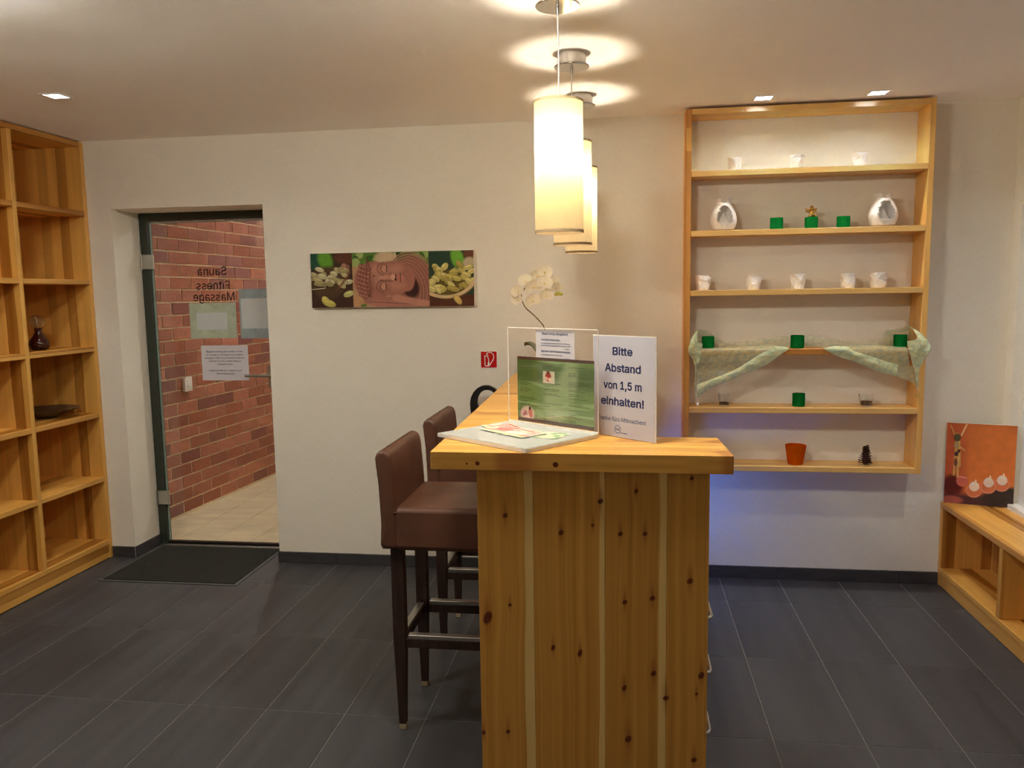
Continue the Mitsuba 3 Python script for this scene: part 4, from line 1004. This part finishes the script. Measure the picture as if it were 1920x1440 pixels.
burner(.51, SZ[2], .134, .162, 1, 'white broken pot aroma lamp, left on the second board of the wall shelf')
burner(1.289, SZ[2], .138, .162, 2, 'white broken pot aroma lamp, right on the second board of the wall shelf')
# clear glasses
for x, d, h, tp, wx, lab in ((.527, .06, .064, .9, .012, 'small clear glass with dark remains, left on the fifth board'), (1.241, .076, .062, .72, .02, 'flared clear glass with dark wax, right on the fifth board')):
    k = thing('clear_tealight_glass', lab, 'candle glass'); r = d / 2; z = SZ[5] + .0004
    add('glass', lathe([(0, .0), (r * tp, .0), (r, h), (r - .002, h), (r * tp - .0025, .006), (0, .006)], 32, (x, YS, z)), 'clear_glass', k, smooth=30)
    add('wax', lathe([(0, .0065), (r * tp - .003, .0065), (r * (tp + (1 - tp) * wx / h) - .003, wx + .006), (0, wx + .005)], 24, (x, YS, z)), 'wax_dark', k, smooth=30)
# orange ribbed tumbler
k = thing('orange_tumbler', 'orange ribbed glass tumbler on the lowest board of the wall shelf', 'glass')
n = 96; a = np.arange(n) * 2 * PI / n; pr = [(0, 0, 0), (.037, .0, 0), (.0385, .004, .3), (.052, .096, 1), (.0525, .1, .0), (.0495, .1, 0), (.0365, .01, 0), (0, .008, 0)]
vs = np.vstack([np.stack([(r + .0009 * rib * np.cos(24 * a)) * np.cos(a), (r + .0009 * rib * np.cos(24 * a)) * np.sin(a), 0 * a + z], 1) for r, z, rib in pr]); f = []
for i in range(len(pr) - 1):
    for j in range(n): f += [(i * n + j, i * n + (j + 1) % n, (i + 1) * n + (j + 1) % n), (i * n + j, (i + 1) * n + (j + 1) % n, (i + 1) * n + j)]
add('glass', xf(trimesh.Trimesh(vs, f, process=False), rotz(0, (.897, YS, SZ[6] + .0004))), 'orange_glass', k, smooth=40)
add('tealight', lathe([(0, .0085), (.019, .0085), (.019, .024), (.017, .0245), (0, .023)], 24, (.897, YS, SZ[6] + .0004)), 'wax', k, smooth=30)
# pine cone
k = thing('pine_cone', 'dark brown open pine cone on the lowest board, right of the orange glass', 'pine cone')
cone = [lathe([(0, 0), (.012, .003), (.017, .02), (.012, .055), (.004, .08), (0, .082)], 14)]
for i in range(64):
    t_ = (i + .5) / 64; a = i * 2.39996; z = .006 + .078 * t_ ** 1.1; L = (.040 * (1 - .5 * t_)) * (.9 + .2 * math.sin(i * 7.1)); tilt = -.1 + .95 * t_
    s = hull([(.006, -.002, 0), (.006, .002, 0), (L * .8, -.0095, .0005), (L * .8, .0095, .0005), (L, 0, .002), (L * .85, 0, .0052), (.006, 0, .0022)])
    cone.append(xf(s, trimesh.transformations.rotation_matrix(a, (0, 0, 1)) @ trimesh.transformations.translation_matrix((0, 0, z)) @ trimesh.transformations.rotation_matrix(-tilt, (0, 1, 0))))
add('core', xf(cone[0], rotz(0, (1.249, YS, SZ[6] + .0004))), 'cone_scale', k); add('scales', xf(cat(cone[1:]), rotz(0, (1.249, YS, SZ[6] + .004))), 'cone_scale', k, kind='stuff')
# organza
k = thing('organza_cloth', 'sheer pale green organza draped over the fourth board of the wall shelf', 'cloth')
z4 = SZ[4]
add('back_drape', sheet([[(.372, -.15, 1.350), (.397, -.1, 1.377), (.466, -.04, 1.352), (.537, -.03, 1.306), (.634, -.03, 1.309), (.757, -.03, 1.327), (.865, -.03, 1.336), (.973, -.03, 1.335), (1.08, -.03, 1.318), (1.24, -.03, 1.303), (1.325, -.035, 1.318), (1.333, -.05, 1.36), (1.39, -.07, 1.364), (1.428, -.11, 1.387)],
                         [(.352, -.13, 1.285), (.40, -.06, z4 + .006), (.466, -.05, z4 + .004), (.634, -.05, z4 + .004), (.865, -.05, z4 + .004), (1.08, -.05, z4 + .004), (1.24, -.05, z4 + .004), (1.33, -.05, z4 + .005), (1.39, -.06, z4 + .006), (1.44, -.10, z4 + .01)]], 90, 14, wr=.012, fr=22, seed=1), 'organza', k, smooth=True)
add('front_drape', sheet([[(.44, -.08, z4 + .005), (.52, -.08, z4 + .006), (.60, -.08, z4 + .008), (.70, -.08, z4 + .016), (.78, -.08, z4 + .02), (.84, -.10, z4 + .004)],
                          [(.403, -.168, z4 + .004), (.50, -.168, z4 + .003), (.60, -.168, z4 + .004), (.70, -.168, z4 + .006), (.78, -.168, z4 + .008), (.836, -.168, z4 + .003)],
                          [(.398, -.183, 1.268), (.50, -.182, 1.262), (.60, -.182, 1.262), (.70, -.183, 1.268), (.78, -.183, 1.272), (.838, -.18, 1.277)],
                          [(.374, -.187, 1.10), (.43, -.187, 1.117), (.504, -.187, 1.145), (.578, -.187, 1.178), (.644, -.187, 1.221), (.715, -.187, 1.262), (.835, -.182, 1.277)]], 60, 26, wr=.006, fr=30, seed=2), 'organza', k, smooth=True)
add('hem_fold', sheet([[(.376, -.190, 1.096), (.428, -.190, 1.117), (.502, -.190, 1.146), (.576, -.190, 1.179), (.642, -.190, 1.222), (.715, -.190, 1.266), (.79, -.182, 1.292), (.832, -.178, 1.284)],
                       [(.376, -.198, 1.06), (.45, -.198, 1.098), (.54, -.198, 1.140), (.63, -.198, 1.187), (.71, -.196, 1.235), (.79, -.188, 1.272), (.836, -.182, 1.280)],
                       [(.381, -.190, 1.026), (.404, -.190, 1.046), (.465, -.190, 1.085), (.54, -.190, 1.116), (.614, -.190, 1.151), (.68, -.190, 1.177), (.738, -.190, 1.208), (.794, -.188, 1.251), (.838, -.182, 1.279)]], 60, 10, wr=.008, fr=45, seed=3), 'organza_fold', k, smooth=True)
add('hood', sheet([[(.403, -.186, 1.309), (.401, -.190, 1.279), (.392, -.192, 1.232), (.374, -.192, 1.163), (.367, -.192, 1.085), (.381, -.190, 1.026)],
                   [(.376, -.205, 1.325), (.362, -.212, 1.279), (.375, -.206, 1.215), (.370, -.20, 1.16), (.366, -.196, 1.085), (.380, -.192, 1.026)],
                   [(.389, -.12, 1.380), (.341, -.19, 1.321), (.330, -.20, 1.275), (.367, -.192, 1.2), (.369, -.192, 1.155), (.363, -.192, 1.085), (.3785, -.190, 1.026)]], 40, 14, wr=.011, fr=42, seed=4), 'organza_fold', k, smooth=True)
add('hood', sheet([[(.389, -.12, 1.380), (.36, -.14, 1.345), (.345, -.15, 1.30)], [(.43, -.10, 1.375), (.42, -.08, 1.33), (.41, -.07, 1.285)], [(.466, -.045, 1.352), (.48, -.05, 1.31), (.49, -.05, 1.284)]], 16, 16, wr=.008, fr=30, seed=9), 'organza', k, smooth=True)
add('front_drape', sheet([[(1.0, -.10, z4 + .004), (1.08, -.08, z4 + .014), (1.16, -.08, z4 + .012), (1.24, -.08, z4 + .016), (1.32, -.08, z4 + .01), (1.40, -.1, z4 + .008)],
                          [(1.005, -.168, z4 + .003), (1.10, -.168, z4 + .008), (1.16, -.168, z4 + .006), (1.24, -.168, z4 + .008), (1.32, -.168, z4 + .004), (1.404, -.168, z4 + .004)],
                          [(1.006, -.18, 1.275), (1.10, -.183, 1.272), (1.16, -.183, 1.266), (1.24, -.182, 1.262), (1.32, -.182, 1.262), (1.406, -.184, 1.268)],
                          [(1.008, -.182, 1.274), (1.156, -.187, 1.262), (1.228, -.187, 1.240), (1.30, -.187, 1.214), (1.372, -.187, 1.194), (1.42, -.187, 1.178)]], 60, 26, wr=.006, fr=30, seed=5), 'organza', k, smooth=True)
add('front_drape', sheet([[(1.30, -.186, 1.214), (1.372, -.186, 1.196), (1.43, -.188, 1.19)], [(1.30, -.188, 1.154), (1.364, -.188, 1.137), (1.407, -.188, 1.119), (1.443, -.188, 1.095), (1.457, -.188, 1.066)]], 20, 10, wr=.004, fr=30, seed=15), 'organza', k, smooth=True)
add('hem_fold', sheet([[(1.012, -.180, 1.279), (1.06, -.176, 1.293), (1.11, -.184, 1.29), (1.154, -.190, 1.266), (1.226, -.190, 1.242), (1.298, -.190, 1.216), (1.36, -.190, 1.198)],
                       [(1.010, -.182, 1.277), (1.09, -.192, 1.262), (1.155, -.198, 1.240), (1.227, -.198, 1.211), (1.30, -.197, 1.186), (1.358, -.195, 1.170)],
                       [(1.007, -.18, 1.275), (1.084, -.188, 1.235), (1.156, -.190, 1.212), (1.228, -.190, 1.178), (1.3, -.190, 1.154), (1.354, -.190, 1.140)]], 60, 10, wr=.009, fr=45, seed=6), 'organza_fold', k, smooth=True)
add('hood', sheet([[(1.399, -.186, 1.314), (1.404, -.190, 1.279), (1.419, -.192, 1.228), (1.436, -.192, 1.167), (1.456, -.190, 1.065)],
                   [(1.44, -.205, 1.33), (1.452, -.214, 1.285), (1.448, -.206, 1.225), (1.448, -.200, 1.167), (1.458, -.192, 1.065)],
                   [(1.428, -.10, 1.387), (1.476, -.19, 1.34), (1.498, -.2, 1.307), (1.505, -.205, 1.284), (1.483, -.2, 1.237), (1.462, -.192, 1.192), (1.461, -.192, 1.153), (1.4595, -.190, 1.065)]], 44, 16, wr=.012, fr=42, seed=7), 'organza_fold', k, smooth=True)
add('hood', sheet([[(1.335, -.05, 1.362), (1.34, -.05, 1.32), (1.345, -.05, 1.284)], [(1.39, -.08, 1.374), (1.395, -.06, 1.33), (1.40, -.06, 1.285)], [(1.43, -.12, 1.388), (1.45, -.12, 1.34), (1.455, -.12, 1.29)]], 16, 20, wr=.01, fr=34, seed=8), 'organza', k, smooth=True)
b = trimesh.creation.icosphere(2, .0075); add('bead', cat([xf(b, rotz(0, (.3815, -.191, .995))), tube([(.381, -.191, 1.026), (.3815, -.191, 1.0)], .001, 6)]), 'ceramic', k, smooth=True)
tr = trimesh.creation.torus(.0085, .0022, major_sections=24, minor_sections=8); tr.apply_transform(trimesh.transformations.rotation_matrix(PI / 2, (1, 0, 0)))
add('ring', cat([xf(tr, rotz(0, (1.459, -.192, 1.041))), tube([(1.458, -.191, 1.066), (1.459, -.192, 1.0495)], .001, 6)]), 'gold', k, smooth=40)
# ------------------------------------------------------------------ things in the bookcase
k = thing('oil_flask', 'dark glass flask with round clear top standing in the bookcase', 'flask')
fx, fy, fz = -3.272, -.302, 1.3034
add('body', lathe([(0, 0), (.03, 0), (.048, .012), (.054, .032), (.048, .056), (.03, .08), (.019, .1), (.017, .112), (.021, .124), (0, .125)], 36, (fx, fy, fz)), 'wine_glass', k, smooth=40)
add('bulb', lathe([(.02, .1245), (.034, .135), (.042, .155), (.038, .178), (.022, .194), (0, .199), (0, .1965), (.021, .1915), (.0355, .177), (.0395, .155), (.032, .137), (.019, .1275), (.02, .1245)], 32, (fx, fy, fz)), 'clear_glass', k, smooth=True, label='clear glass ball top')
add('white_streak', tube(spline([(fx, fy - .002, fz + .126), (fx + .004, fy - .01, fz + .16), (fx - .008, fy - .012, fz + .192)], 14), .0035, 8), 'ceramic', k, smooth=True)  # thin white tube, drawn as the streak in the clear ball
k = tag(fresh('bowl'), 'wide shallow dark brown bowl lying in the bookcase below the flask', 'bowl')
scene[k] = mikit.ply(lathe([(0, 0), (.05, 0), (.055, .006), (.12, .03), (.172, .05), (.174, .053), (.165, .052), (.11, .036), (.05, .014), (0, .012)], 48, (-3.325, -.222, .9044)), 'dark_plate', smooth=40)
